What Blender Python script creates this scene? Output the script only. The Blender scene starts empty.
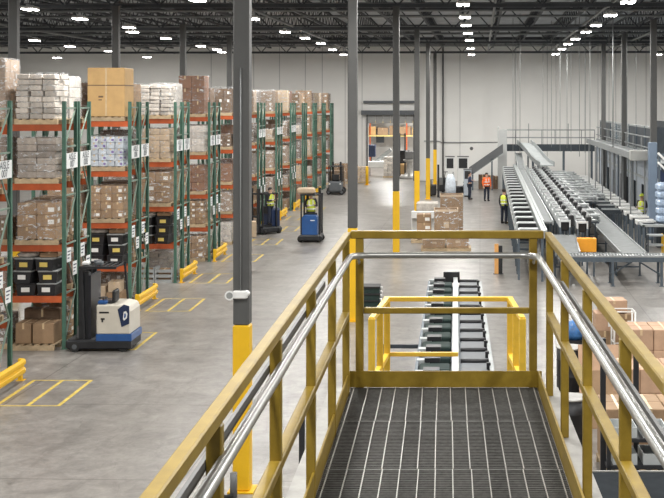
import bpy, bmesh, math, random
from mathutils import Vector, Matrix
from math import pi, sin, cos, radians as R, atan
rnd = random.Random(7)
SC = bpy.context.scene
COL = SC.collection
F = 1200.0                      # focal length in pixels of a 664-wide frame
TH = atan(36 / F)               # yaw of the viewing platform against the hall
CT, ST = cos(TH), sin(TH)
EYE = 6.0
def C(xc, d, z=0.0):            # lateral offset, distance ahead, height -> world
    return Vector((xc * CT - d * ST, xc * ST + d * CT, z))
def P(px, d, z=0.0):
    return C((px - 444) / F * d, d, z)
def G(px, py, z=0.0):           # point at height z seen at a pixel
    d = (EYE - z) * F / (py - 104)
    return P(px, d, z)
def zat(py, d): return EYE - (py - 104) * d / F
def WX(x, d):                   # hall x and distance -> world (hall axis = world y)
    return Vector((x, (d + x * ST) / CT, 0))

# ------------------------------------------------------------------ materials
MAT = {}
def mat(name, col, rough=.6, metal=0., var=.12, scale=5., bump=0., bscale=40., rand=0., emit=0., coat=0., stretch=None, col2=None):
    if name in MAT: return MAT[name]
    m = bpy.data.materials.new(name); m.use_nodes = True
    nt = m.node_tree; N = nt.nodes; L = nt.links
    bs = N['Principled BSDF']
    bs.inputs['Roughness'].default_value = rough
    bs.inputs['Metallic'].default_value = metal
    if coat: bs.inputs['Coat Weight'].default_value = coat
    tc = N.new('ShaderNodeTexCoord')
    src = tc.outputs['Object']
    if stretch:
        mp = N.new('ShaderNodeMapping'); mp.inputs['Scale'].default_value = stretch
        L.new(src, mp.inputs['Vector']); src = mp.outputs['Vector']
    nz = N.new('ShaderNodeTexNoise'); nz.inputs['Scale'].default_value = scale
    nz.inputs['Detail'].default_value = 5; nz.inputs['Roughness'].default_value = .62
    L.new(src, nz.inputs['Vector'])
    rp = N.new('ShaderNodeValToRGB')
    c2 = col2 or tuple(min(1, c * (1 + var)) for c in col)
    c1 = tuple(c * (1 - var) for c in col)
    rp.color_ramp.elements[0].position = .33; rp.color_ramp.elements[1].position = .68
    rp.color_ramp.elements[0].color = (*c1, 1); rp.color_ramp.elements[1].color = (*c2, 1)
    L.new(nz.outputs['Fac'], rp.inputs['Fac'])
    out = rp.outputs['Color']
    if rand:
        oi = N.new('ShaderNodeObjectInfo')
        mr = N.new('ShaderNodeMapRange'); mr.inputs['To Min'].default_value = 1 - rand; mr.inputs['To Max'].default_value = 1 + rand
        L.new(oi.outputs['Random'], mr.inputs['Value'])
        hs = N.new('ShaderNodeHueSaturation'); L.new(out, hs.inputs['Color']); L.new(mr.outputs['Result'], hs.inputs['Value'])
        out = hs.outputs['Color']
    L.new(out, bs.inputs['Base Color'])
    if bump:
        nb = N.new('ShaderNodeTexNoise'); nb.inputs['Scale'].default_value = bscale; nb.inputs['Detail'].default_value = 4
        L.new(src, nb.inputs['Vector'])
        bp = N.new('ShaderNodeBump'); bp.inputs['Strength'].default_value = bump; bp.inputs['Distance'].default_value = .02
        L.new(nb.outputs['Fac'], bp.inputs['Height']); L.new(bp.outputs['Normal'], bs.inputs['Normal'])
    if emit:
        L.new(out, bs.inputs['Emission Color']); bs.inputs['Emission Strength'].default_value = emit
    MAT[name] = m
    return m

def film_mat(name, lo, hi, tint=(.9, .92, .94), scale=5.):
    m = bpy.data.materials.new(name); m.use_nodes = True
    nt = m.node_tree; N = nt.nodes; L = nt.links
    bs = N['Principled BSDF']; bs.inputs['Base Color'].default_value = (*tint, 1); bs.inputs['Roughness'].default_value = .22
    out = N['Material Output']
    tc = N.new('ShaderNodeTexCoord')
    oi = N.new('ShaderNodeObjectInfo')
    ad = N.new('ShaderNodeVectorMath'); ad.operation = 'ADD'
    L.new(tc.outputs['Object'], ad.inputs[0]); L.new(oi.outputs['Location'], ad.inputs[1])
    mp = N.new('ShaderNodeMapping'); mp.inputs['Scale'].default_value = (1, 1, 2.3); mp.inputs['Rotation'].default_value = (.2, .35, .3)
    L.new(ad.outputs[0], mp.inputs['Vector'])
    nz = N.new('ShaderNodeTexNoise'); nz.inputs['Scale'].default_value = scale; nz.inputs['Detail'].default_value = 6; nz.inputs['Roughness'].default_value = .7
    nz.inputs['Distortion'].default_value = .8
    L.new(mp.outputs['Vector'], nz.inputs['Vector'])
    mr = N.new('ShaderNodeMapRange'); mr.inputs['From Min'].default_value = .54; mr.inputs['From Max'].default_value = .66  # noise mask paints white highlight streaks into the film's opacity
    mr.inputs['To Min'].default_value = lo; mr.inputs['To Max'].default_value = hi
    L.new(nz.outputs['Fac'], mr.inputs['Value'])
    bp = N.new('ShaderNodeBump'); bp.inputs['Strength'].default_value = .7; bp.inputs['Distance'].default_value = .03
    L.new(nz.outputs['Fac'], bp.inputs['Height']); L.new(bp.outputs['Normal'], bs.inputs['Normal'])
    tr = N.new('ShaderNodeBsdfTransparent')
    mx = N.new('ShaderNodeMixShader')
    L.new(mr.outputs['Result'], mx.inputs['Fac']); L.new(tr.outputs[0], mx.inputs[1]); L.new(bs.outputs[0], mx.inputs[2])
    L.new(mx.outputs[0], out.inputs['Surface'])
    MAT[name] = m
    return m

# ------------------------------------------------------------------ mesh builder
class MB:
    def __init__(s): s.v = []; s.f = []; s.m = []; s.sm = []
    def _add(s, vs, fs, mi=0, smooth=False):
        b = len(s.v); s.v += [tuple(v) for v in vs]
        for f in fs:
            s.f.append([b + i for i in f]); s.m.append(mi); s.sm.append(smooth)
        return s
    def box(s, x0, x1, y0, y1, z0, z1, mi=0, rz=0., c=None):
        vs = [Vector((x, y, z)) for z in (z0, z1) for y in (y0, y1) for x in (x0, x1)]
        if rz:
            c = Vector(c) if c else Vector(((x0 + x1) / 2, (y0 + y1) / 2, 0))
            M = Matrix.Rotation(rz, 3, 'Z'); vs = [M @ (v - c) + c for v in vs]
        return s._add(vs, [(0, 2, 3, 1), (4, 5, 7, 6), (0, 1, 5, 4), (2, 6, 7, 3), (0, 4, 6, 2), (1, 3, 7, 5)], mi)
    def cbox(s, x, y, z0, sx, sy, h, mi=0, rz=0.):
        return s.box(x - sx / 2, x + sx / 2, y - sy / 2, y + sy / 2, z0, z0 + h, mi, rz, (x, y, 0))
    def rbox(s, x0, x1, y0, y1, z0, z1, r=.03, mi=0):      # box with chamfered vertical and horizontal edges
        r = min(r, (x1 - x0) / 2.2, (y1 - y0) / 2.2, (z1 - z0) / 2.2)
        def ring(ins, z):
            a, b, c, d = x0 + ins, x1 - ins, y0 + ins, y1 - ins
            return [(a + r, c, z), (b - r, c, z), (b, c + r, z), (b, d - r, z), (b - r, d, z), (a + r, d, z), (a, d - r, z), (a, c + r, z)]
        rings = [ring(r, z0), ring(0, z0 + r), ring(0, z1 - r), ring(r, z1)]
        # inner rings keep the corner cut
        vs = [v for q in rings for v in q]
        fs = [tuple(range(7, -1, -1)), tuple(24 + i for i in range(8))]
        for k in range(3):
            for i in range(8):
                j = (i + 1) % 8
                fs.append((k * 8 + i, k * 8 + j, k * 8 + 8 + j, k * 8 + 8 + i))
        return s._add(vs, fs, mi)
    def bar(s, p, q, w, h=None, mi=0, up=(0, 0, 1)):
        p, q = Vector(p), Vector(q); h = h or w
        d = (q - p).normalized(); u = Vector(up)
        if abs(d.dot(u)) > .99: u = Vector((0, 1, 0))
        a = d.cross(u).normalized(); b = a.cross(d).normalized()
        a *= w / 2; b *= h / 2
        vs = [p - a - b, p + a - b, p + a + b, p - a + b, q - a - b, q + a - b, q + a + b, q - a + b]
        return s._add(vs, [(3, 2, 1, 0), (4, 5, 6, 7), (0, 1, 5, 4), (1, 2, 6, 5), (2, 3, 7, 6), (3, 0, 4, 7)], mi)
    def tube(s, pts, r, n=8, mi=0, cap=True):
        pts = [Vector(p) for p in pts]; rs = r if isinstance(r, (list, tuple)) else [r] * len(pts)
        vs = []; fs = []; ref = None
        for i, p in enumerate(pts):
            if i == 0: d = pts[1] - p
            elif i == len(pts) - 1: d = p - pts[i - 1]
            else: d = (pts[i + 1] - p).normalized() + (p - pts[i - 1]).normalized()
            d.normalize()
            if ref is None: ref = Vector((0, 0, 1)) if abs(d.z) < .9 else Vector((1, 0, 0))
            a = d.cross(ref).normalized(); b = a.cross(d).normalized(); ref = b
            for k in range(n):
                t = 2 * pi * k / n
                vs.append(p + (a * cos(t) + b * sin(t)) * rs[i])
        for i in range(len(pts) - 1):
            for k in range(n):
                j = (k + 1) % n
                fs.append((i * n + k, i * n + j, i * n + n + j, i * n + n + k))
        s._add(vs, fs, mi, True)
        if cap:
            b = len(s.v) - len(vs)
            s.f.append([b + k for k in range(n - 1, -1, -1)]); s.m.append(mi); s.sm.append(False)
            s.f.append([b + (len(pts) - 1) * n + k for k in range(n)]); s.m.append(mi); s.sm.append(False)
        return s
    def lathe(s, prof, c=(0, 0, 0), n=16, mi=0):           # prof: (radius, z)
        vs = []; fs = []
        for r, z in prof:
            for k in range(n):
                t = 2 * pi * k / n; vs.append((c[0] + r * cos(t), c[1] + r * sin(t), c[2] + z))
        for i in range(len(prof) - 1):
            for k in range(n):
                j = (k + 1) % n
                fs.append((i * n + k, i * n + j, i * n + n + j, i * n + n + k))
        s._add(vs, fs, mi, True)
        b = len(s.v) - len(vs)
        s.f.append([b + k for k in range(n - 1, -1, -1)]); s.m.append(mi); s.sm.append(False)
        s.f.append([b + (len(prof) - 1) * n + k for k in range(n)]); s.m.append(mi); s.sm.append(False)
        return s
    def prism(s, prof, a0, a1, axis='y', mi=0):             # closed profile extruded along an axis
        n = len(prof)
        def pt(u, w, t):
            return {'y': (u, t, w), 'x': (t, u, w), 'z': (u, w, t)}[axis]
        vs = [pt(u, w, a0) for u, w in prof] + [pt(u, w, a1) for u, w in prof]
        fs = [tuple(range(n)), tuple(range(2 * n - 1, n - 1, -1))]
        for i in range(n):
            j = (i + 1) % n; fs.append((i, i + n, j + n, j))
        return s._add(vs, fs, mi)
    def loft(s, rings, n=14, mi=0):                         # rings: (cx, cy, z, rx, ry)
        vs = []; fs = []
        for cx, cy, z, rx, ry in rings:
            for k in range(n):
                t = 2 * pi * k / n; vs.append((cx + rx * cos(t), cy + ry * sin(t), z))
        for i in range(len(rings) - 1):
            for k in range(n):
                j = (k + 1) % n
                fs.append((i * n + k, i * n + j, i * n + n + j, i * n + n + k))
        fs.append(tuple(range(n - 1, -1, -1))); fs.append(tuple((len(rings) - 1) * n + k for k in range(n)))
        return s._add(vs, fs, mi, True)
    def mesh(s, name, mats, bevel=0.):
        me = bpy.data.meshes.new(name)
        me.from_pydata(s.v, [], s.f)
        for m in (mats if isinstance(mats, (list, tuple)) else [mats]): me.materials.append(m)
        me.polygons.foreach_set('material_index', s.m)
        me.polygons.foreach_set('use_smooth', s.sm)
        bm = bmesh.new(); bm.from_mesh(me)
        bmesh.ops.recalc_face_normals(bm, faces=bm.faces[:])
        if bevel:
            bmesh.ops.bevel(bm, geom=[e for e in bm.edges if e.is_manifold and e.calc_face_angle(0) > .6], offset=bevel, segments=1, affect='EDGES', clamp_overlap=True)
        bm.to_mesh(me); bm.free()
        me.update()
        return me
    def build(s, name, mats, parent=None, loc=(0, 0, 0), rz=0., bevel=0.):
        return link(name, s.mesh(name, mats, bevel), parent, loc, rz)

def link(name, data, parent=None, loc=(0, 0, 0), rz=0.):
    o = bpy.data.objects.new(name, data); COL.objects.link(o)
    o.location = loc; o.rotation_euler = (0, 0, rz)
    if parent: o.parent = parent
    return o
def tag(o, label, cat, group=None, kind=None):
    o['label'] = label; o['category'] = cat
    if group: o['group'] = group
    if kind: o['kind'] = kind
    return o
def thing(name, label, cat, loc=(0, 0, 0), rz=0., group=None):
    o = bpy.data.objects.new(name, None); COL.objects.link(o)
    o.empty_display_size = .1
    o.location = loc; o.rotation_euler = (0, 0, rz)
    return tag(o, label, cat, group)
def struct(o, label=None):
    o['kind'] = 'structure'
    if label: o['label'] = label
    return o
def copy_tree(o, loc=None, rz=None, label=None, parent=None):
    c = o.copy(); COL.objects.link(c)
    if parent: c.parent = parent
    if loc is not None: c.location = loc
    if rz is not None: c.rotation_euler = (0, 0, rz)
    if label: c['label'] = label
    for ch in o.children: copy_tree(ch, parent=c)
    return c
ORD = ['first', 'second', 'third', 'fourth', 'fifth', 'sixth', 'seventh', 'eighth', 'ninth', 'tenth', 'eleventh', 'twelfth', 'thirteenth', 'fourteenth', 'fifteenth', 'sixteenth', 'seventeenth', 'eighteenth', 'nineteenth', 'twentieth', 'twenty-first', 'twenty-second', 'twenty-third']

# ------------------------------------------------------------------ palette
grey_steel = mat('grey_steel', (.13, .13, .13), .5, .1, .1, 3)
column_grey = mat('column_paint', (.085, .085, .083), .5, .0, .08, 2)
column_blue = mat('column_blue_paint', (.25, .31, .40), .5, .0, .08, 2)
safety = mat('safety_yellow', (.80, .47, .012), .45, 0, .06, 2)
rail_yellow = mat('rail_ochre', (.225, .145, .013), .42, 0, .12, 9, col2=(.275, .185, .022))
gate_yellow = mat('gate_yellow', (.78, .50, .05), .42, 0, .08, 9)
tube_steel = mat('galvanised_tube', (.40, .40, .385), .33, .75, .1, 14)
grate_dark = mat('grating_steel', (.085, .082, .075), .55, .35, .3, 30)
grate_rod = mat('grating_rod', (.27, .26, .235), .45, .4, .2, 30)
stringer_g = mat('stringer_galvanised', (.33, .32, .30), .5, .3, .15, 8)
truss_dark = mat('joist_paint', (.055, .060, .068), .55, .1, .15, 2)
deck_grey = mat('roof_deck_metal', (.46, .48, .50), .55, .2, .15, 1)
pipe_grey = mat('sprinkler_pipe', (.24, .25, .25), .5, .1, .1, 2)
rack_green = mat('rack_green', (.062, .145, .105), .5, 0, .2, 4)
rack_lace = mat('rack_lacing', (.20, .27, .22), .5, .1, .2, 4)
rack_orange = mat('rack_orange', (.43, .085, .022), .5, 0, .15, 3, rand=.18)
wood = mat('pallet_wood', (.46, .35, .22), .8, 0, .25, 6, .2, 60, rand=.2)
card = mat('cardboard_tan', (.315, .205, .118), .75, 0, .12, 4, rand=.14)
card_pale = mat('cardboard_pale', (.50, .385, .27), .75, 0, .12, 4, rand=.12)
card_gold = mat('cardboard_gold', (.56, .355, .15), .7, 0, .08, 3)
card_red = mat('cardboard_russet', (.25, .135, .085), .75, 0, .12, 4, rand=.12)
card_dark = mat('cardboard_dark', (.17, .11, .07), .8, 0, .2, 4, rand=.2)
paper = mat('white_paper', (.58, .53, .475), .7, 0, .2, 7, rand=.28)
greybag = mat('grey_sacks', (.33, .285, .245), .7, 0, .25, 6, rand=.3)
bluish = mat('bluish_packs', (.52, .57, .63), .6, 0, .2, 8, rand=.15)
purple = mat('purple_label', (.16, .10, .30), .6, 0, .2, 8)
tape = mat('packing_tape', (.60, .45, .27), .3, 0, .1, 8)
label_w = mat('white_label', (.80, .79, .76), .6, 0, .05, 8)
label_y = mat('yellow_label', (.68, .52, .13), .6, 0, .1, 8)
black = mat('black_plastic', (.016, .016, .018), .45, 0, .2, 6)
blackm = mat('black_steel', (.022, .023, .026), .5, .2, .2, 6)
rubber = mat('rubber', (.02, .02, .02), .8, 0, .2, 8)
cream = mat('truck_cream', (.62, .58, .50), .4, 0, .05, 3, coat=.2)
truck_blue = mat('truck_blue', (.018, .085, .27), .4, 0, .1, 3, coat=.2)
truck_navy = mat('truck_navy', (.012, .026, .075), .45, 0, .1, 3)
truck_grey = mat('truck_grey', (.10, .11, .12), .5, 0, .1, 3)
white_p = mat('white_paint', (.78, .78, .76), .5, 0, .04, 4)
sign_w = mat('sign_white', (.82, .84, .84), .5, 0, .03, 4)
ink = mat('sign_ink', (.05, .06, .08), .6, 0, .05, 4)
conv_bright = mat('conveyor_bright_paint', (.60, .62, .62), .45, 0, .08, 3)
conv_alu = mat('conveyor_aluminium', (.38, .40, .40), .38, .35, .12, 3)
conv_white = mat('conveyor_white', (.40, .42, .42), .45, 0, .08, 3)
conv_belt = mat('conveyor_belt', (.20, .21, .21), .75, 0, .12, 3)
conv_dark = mat('conveyor_dark', (.035, .045, .055), .5, .1, .2, 4)
conv_leg = mat('conveyor_leg', (.10, .125, .15), .5, .2, .15, 4)
roller = mat('roller_steel', (.55, .56, .56), .3, .7, .1, 6)
green_belt = mat('green_belt', (.014, .030, .026), .85, 0, .2, 5)
chute_blue = mat('chute_panel', (.40, .44, .49), .5, .1, .1, 2)
orange_p = mat('orange_paint', (.80, .33, .02), .5, 0, .08, 3)
hv_yellow = mat('vest_lime', (.70, .80, .08), .7, 0, .1, 20)
hv_orange = mat('vest_orange', (.90, .16, .03), .7, 0, .12, 20)
reflect = mat('reflective_tape', (.75, .76, .72), .3, .2, .05, 20)
skin = mat('skin', (.48, .29, .20), .55, 0, .08, 20)
denim = mat('dark_trousers', (.020, .026, .045), .85, 0, .25, 30)
shirt_dk = mat('dark_shirt', (.03, .03, .035), .85, 0, .25, 30)
shirt_gr = mat('grey_shirt', (.30, .28, .26), .85, 0, .2, 30)
hair_dk = mat('dark_hair', (.025, .018, .014), .7, 0, .3, 60)
glass = None
film = film_mat('stretch_film', .03, .80)
film_thin = film_mat('stretch_film_thin', .015, .6)
film_heavy = film_mat('stretch_film_heavy', .2, .92, (.86, .85, .84))
# ================================================================== SETTING
def floor_mat():
    m = bpy.data.materials.new('polished_concrete'); m.use_nodes = True
    nt = m.node_tree; N = nt.nodes; L = nt.links; bs = N['Principled BSDF']
    tc = N.new('ShaderNodeTexCoord'); src = tc.outputs['Object']
    def noise(sc, det=5, rough=.6, mp=None, dist=0):
        n = N.new('ShaderNodeTexNoise'); n.inputs['Scale'].default_value = sc; n.inputs['Detail'].default_value = det
        n.inputs['Roughness'].default_value = rough; n.inputs['Distortion'].default_value = dist
        if mp:
            q = N.new('ShaderNodeMapping'); q.inputs['Scale'].default_value = mp; L.new(src, q.inputs['Vector']); L.new(q.outputs['Vector'], n.inputs['Vector'])
        else: L.new(src, n.inputs['Vector'])
        return n
    def ramp(i, a, b, ca, cb):
        r = N.new('ShaderNodeValToRGB'); r.color_ramp.elements[0].position = a; r.color_ramp.elements[1].position = b
        r.color_ramp.elements[0].color = (*ca, 1); r.color_ramp.elements[1].color = (*cb, 1); L.new(i, r.inputs['Fac']); return r
    def mix(t, f, a, b):
        x = N.new('ShaderNodeMix'); x.data_type = 'RGBA'; x.blend_type = t
        if isinstance(f, float): x.inputs['Factor'].default_value = f
        else: L.new(f, x.inputs['Factor'])
        L.new(a, x.inputs['A']); L.new(b, x.inputs['B']); return x.outputs['Result']
    big = ramp(noise(.22, 6, .65).outputs['Fac'], .3, .72, (.205, .189, .173), (.315, .297, .277))
    mid = ramp(noise(1.7, 7, .7, None, .6).outputs['Fac'], .32, .7, (.60, .595, .59), (1.16, 1.16, 1.16))
    fine = ramp(noise(7, 6, .7, None, .8).outputs['Fac'], .32, .68, (.82, .82, .82), (1.1, 1.1, 1.1))
    tracks = ramp(noise(.9, 6, .7, (2.2, .12, 1), .5).outputs['Fac'], .58, .74, (1, 1, 1), (.72, .71, .70))
    scuff = ramp(noise(2.6, 7, .75, (1, .35, 1), 1.4).outputs['Fac'], .56, .70, (1, 1, 1), (.58, .57, .56))
    c = mix('MULTIPLY', 1., big.outputs['Color'], mid.outputs['Color'])
    c = mix('MULTIPLY', 1., c, fine.outputs['Color'])
    c = mix('MULTIPLY', .9, c, tracks.outputs['Color'])
    c = mix('MULTIPLY', .8, c, scuff.outputs['Color'])
    # saw-cut control joints every 4.75 m
    br = N.new('ShaderNodeTexBrick'); br.offset = 0; br.inputs['Scale'].default_value = 1
    br.inputs['Brick Width'].default_value = 4.75; br.inputs['Row Height'].default_value = 4.75; br.inputs['Mortar Size'].default_value = .012
    br.inputs['Color1'].default_value = br.inputs['Color2'].default_value = (1, 1, 1, 1); br.inputs['Mortar'].default_value = (.45, .44, .43, 1)
    L.new(src, br.inputs['Vector'])
    c = mix('MULTIPLY', 1., c, br.outputs['Color'])
    L.new(c, bs.inputs['Base Color'])
    rr = N.new('ShaderNodeMapRange'); rr.inputs['To Min'].default_value = .22; rr.inputs['To Max'].default_value = .42
    L.new(noise(1.1, 6, .7).outputs['Fac'], rr.inputs['Value']); L.new(rr.outputs['Result'], bs.inputs['Roughness'])
    bs.inputs['Specular IOR Level'].default_value = .45
    return m
WALL_D = 94.
floor = MB().box(-48, 30, -14, 128, -.2, 0).build('floor', floor_mat()); struct(floor)
wall_m = mat('wall_paint', (.86, .85, .82), .7, 0, .02, .5)
# back wall with its dock door opening and a low opening behind the racks
wy = WALL_D
def wx(px): return P(px, WALL_D, 0)
xl, xr = (P(368, WALL_D).x, P(413, WALL_D).x)
yb = P(390, WALL_D).y
ZR = 11.0
wall = MB().box(-48, xl, yb, yb + .3, 0, ZR).box(xr, 30, yb, yb + .3, 0, ZR).box(xl, xr, yb, yb + .3, 4.72, ZR)
struct(wall.build('wall_back', wall_m))
struct(MB().box(-38.3, -38, -8, yb, 0, ZR).build('wall_left', wall_m)); struct(MB().box(24, 24.3, -8, yb, 0, ZR).build('wall_right', wall_m))
# panel joints and pipes on the back wall
joint_m = mat('panel_joint', (.50, .50, .49), .7, 0, .03, 1)
for i, px in enumerate([210, 253, 279, 305, 322, 345, 362, 460, 515, 547, 585, 615, 645]):
    x = P(px, WALL_D).x
    struct(MB().box(x - .025, x + .025, yb - .012, yb + .01, 0, ZR).build('trim_%d' % (i + 1), joint_m))
# the hall beyond the dock door
struct(MB().box(-22, 14, yb + 24, yb + 24.3, 0, 8).build('wall_beyond', wall_m))
struct(MB().box(-22, 14, yb + .35, yb + 24, 7.6, 7.9).build('ceiling_beyond', deck_grey))
# dock door surround: hood, lintel bars, strip curtain box
door = thing('door_1', '', 'door', (0, 0, 0)); del door['label']; del door['category']; door['kind'] = 'structure'
hood = MB().box(xl - .5, xr + .4, yb - .45, yb - .01, 5.15, 5.5, 0).build('door_hood', truck_grey, door)
MB().box(xl - .35, xr + .3, yb - .3, yb - .01, 6.05, 6.25, 0).build('door_track', truck_grey, door)
pm = MB()
for i in range(6):
    a = xl + (xr - xl) * i / 6
    pm.box(a + .02, a + (xr - xl) / 6 - .02, yb - .1, yb - .02, 4.5, 5.13, 0)
pm.build('door_panel', mat('door_panel_grey', (.34, .34, .33), .6, 0, .1, 2), door)
for x in (xl - .12, xr + .02):
    MB().box(x, x + .12, yb - .14, yb - .005, 0, 5.15).build('door_jamb', grey_steel, door)
# pipes and conduits
pp = MB()
pp.tube([P(424, WALL_D - .25, 3.1), P(438, WALL_D - .25, 3.1), P(442, WALL_D - .25, 3.0), P(503, WALL_D - .25, 3.0)], .04, 6)
struct(pp.build('trim_20', pipe_grey))
struct(MB().tube([P(443, WALL_D - .3, 0), P(443, WALL_D - .3, 10.6)], .075, 6).build('trim_21', grey_steel))
bell = MB(); bell.tube([P(471.5, WALL_D - .02, 2.52), P(471.5, WALL_D - .22, 2.52)], [.16, .13], 14)
tag(bell.build('alarm_bell', grey_steel), 'round dark alarm bell on the bare white back wall right of the dock door', 'bell')

# ------------------------------------------------------------------ roof
deck = MB()
x = -40.; prof = []
yA, yB = -8., 95.5
# ribbed deck: trapezoid ribs running across the hall
y = yA; pts = []
while y < yB:
    pts += [(y, ZR), (y + .5, ZR), (y + .58, ZR + .12), (y + .92, ZR + .12)]
    y += 1.
top = [(yB, ZR + .3), (yA, ZR + .3)]
vs = [(-40, p, z) for p, z in pts] + [(26, p, z) for p, z in pts]
n = len(pts)
deck._add(vs, [(i, i + 1, n + i + 1, n + i) for i in range(n - 1)])
deck.box(-40, 26, yA, yB, ZR + .25, ZR + .3)
struct(deck.build('ceiling', deck_grey))
COLD = [18.65, 33.2, 47.1, 61.4, 75.6, 89.8]           # column lines, distance ahead
GY = [P(430, d).y for d in COLD]
# girder: one truss mesh reused
def truss(length, z0, z1, panel, chord, web, axis):
    m = MB(); h = length / 2
    def pt(t, z): return (t, 0, z) if axis == 'x' else (0, t, z)
    for s in (-1, 1):
        off = chord * .32 * s
        def po(t, z):
            p = pt(t, z); return (p[0], p[1] + off, p[2]) if axis == 'x' else (p[0] + off, p[1], p[2])
        m.bar(po(-h, z1), po(h, z1), chord * .5, chord); m.bar(po(-h, z0), po(h, z0), chord * .5, chord)
    k = int(length / panel); st = length / k
    for i in range(k):
        a = -h + i * st
        m.bar(pt(a, z1), pt(a + st / 2, z0), web); m.bar(pt(a + st / 2, z0), pt(a + st, z1), web)
    return m
gm = truss(66, 9.87, 10.92, 1.85, .15, .06, 'x').mesh('roof_girder', truss_dark)
for yy in GY[1:]:
    struct(link('roof_girder', gm, None, (-7, yy, 0)))
jm = truss(14.1, 10.22, 10.94, 1.2, .10, .035, 'y').mesh('roof_joist', truss_dark)
for b in range(1, 5):
    ym = (GY[b] + GY[b + 1]) / 2
    xx = -34.2
    while xx < 22:
        struct(link('roof_joist', jm, None, (xx, ym, 0)))
        xx += 1.85
br_m = MB().bar((-40, 0, 10.26), (26, 0, 10.26), .06).mesh('joist_bridging', truss_dark)
pi_m = MB().tube([(-40, 0, 10.1), (26, 0, 10.1)], .045, 6).mesh('sprinkler_pipe', pipe_grey)
for b in range(1, 5):
    for k in range(1, 4):
        struct(link('joist_bridging', br_m, None, (0, GY[b] + 14.2 * k / 4, 0)))
        struct(link('sprinkler_pipe', pi_m, None, (0, GY[b] + 14.2 * k / 4 - 1.5, 0)))
pm2 = MB().tube([(0, GY[1], 9.98), (0, yb - .1, 9.98)], .06, 6).mesh('sprinkler_main', pipe_grey)
for xx in (-24, -9.6, 0.6, 5.2, 9.5):
    struct(link('sprinkler_main', pm2, None, (xx, 0, 0)))

# ------------------------------------------------------------------ columns
def column(px, d, yellow=2.58, s=.25, top=9.87, paint=None, d_yel=True):
    b = P(px, d)
    root = bpy.data.objects.new('column', None); COL.objects.link(root); root.location = b
    root['kind'] = 'structure'
    MB().rbox(-s / 2, s / 2, -s / 2, s / 2, yellow if yellow else 0, top, .02).build('column_shaft', paint or column_grey, root)
    if yellow:
        MB().rbox(-s / 2 - .006, s / 2 + .006, -s / 2 - .006, s / 2 + .006, 0.02, yellow, .02).build('column_guard_paint', safety, root)
        MB().box(-s * .8, s * .8, -s * .8, s * .8, 0, .025).build('column_base_plate', safety, root)
    MB().box(-s * .7, s * .7, -s * .7, s * .7, top - .03, top).build('column_cap', truss_dark, root)
    return root
column(242.5, 18.65); column(352.7, 33.2, 2.57, .255); column(396.2, 47.1, 2.58, .25)
column(417, 61.4, 2.58, .26); column(428, 75.6, 2.58, .25); column(435, 89.8, 2.58, .25)
for px, d in ((14, 36.8), (116, 47.1), (183, 57.8), (229.5, 68.)): column(px, d, 2.58, .27)
column(653.5, 54.5, 0, .28, paint=column_grey); column(624, 66, 0, .27); column(603.5, 77, 0, .27)

# ------------------------------------------------------------------ lights of the room
def led_mat():
    m = bpy.data.materials.new('lamp_diffuser'); m.use_nodes = True
    b = m.node_tree.nodes['Principled BSDF']
    b.inputs['Base Color'].default_value = (1, 1, 1, 1)
    b.inputs['Emission Color'].default_value = (1, .97, .92, 1); b.inputs['Emission Strength'].default_value = LED_E
    return m
LED_E = 26.
led = led_mat()
hb_body = MB().rbox(-.25, .25, -.40, .40, .03, .14, .03).box(-.05, .05, -.3, .3, .14, .2).mesh('housing', white_p)
hb_dif = MB().box(.05, .22, -.36, .36, 0, .034).mesh('diffuser', led)
hb_dif2 = MB().box(-.22, -.05, -.36, .36, 0, .034).mesh('diffuser', led)
hb_rod = MB().tube([(0, -.25, .14), (0, -.25, 1.3)], .012, 5).mesh('hanger', pipe_grey)
hb_rod2 = MB().tube([(0, .25, .14), (0, .25, 1.3)], .012, 5).mesh('hanger', pipe_grey)
LZ = 9.62
rows = [('over the far left racks', [(30, 10), (80, 19.5), (34.5, 41), (57, 58), (132.5, 32.5), (129, 28), (166, 39), (147, 57.5), (201, 46.5), (197.5, 1), (70, 47), (109, 51.5), (217, 50), (222, 52.5)]),
        ('in the slanting row above the order pickers', [(253, 19.5), (285, 32.5), (305, 38.5), (321, 44), (332.5, 50), (343.5, 55)]),
        ('in the row above the dock door aisle', [(463, 5.5), (465, 18), (466, 26), (468, 34), (469.5, 41), (470.5, 49), (471.5, 55)]),
        ('in the row above the conveyors', [(628, 3), (610.5, 16), (596, 26), (586, 32.5), (575.5, 39.5), (568, 44.5), (562, 49.5), (555.5, 54.5)]),
        ('at the far right by the columns', [(658, 55)])]
allL = []
for nm, lst in rows:
    for px, py in lst:
        d = (LZ - EYE) * F / (104 - py)
        allL.append((px, py, d, nm))
cnt = {}
for px, py, d, nm in allL:
    k = cnt.get(nm, 0); cnt[nm] = k + 1
    tot = sum(1 for q in allL if q[3] == nm)
    lb = 'twin strip high-bay lamp %s, %s from the camera' % (nm, 'nearest' if k == 0 else ('farthest' if k == tot - 1 else ORD[k])) if 'left racks' not in nm and tot > 1 else None
    if lb is None:
        lb = 'lone high-bay lamp over the mezzanine at the right edge of the roof' if tot == 1 else 'high-bay lamp over the left racks, %s' % [
            'highest at the left corner', 'second from the left of the bright top row', 'under the left corner lamp', 'low by the top of the left column', 'front one of the close pair',
            'rear one of the close pair', 'right of the close pair', 'low over the tan box', 'bright one left of the big column', 'cut by the top frame edge', 'small dim one near the left column', 'small low one left of the second column',
            'small one beside the big column', 'smallest, touching the big column'][k]
    d = min(d, 91.5); p = P(px, d, zat(py, d))
    t = thing('high_bay_lamp', lb, 'ceiling lamp', p, TH * .6, 'high-bay lamps under the roof')
    link('housing', hb_body, t); link('diffuser', hb_dif, t); link('diffuser', hb_dif2, t); link('hanger', hb_rod, t); link('hanger', hb_rod2, t)
LAMP_W = 370.
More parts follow.
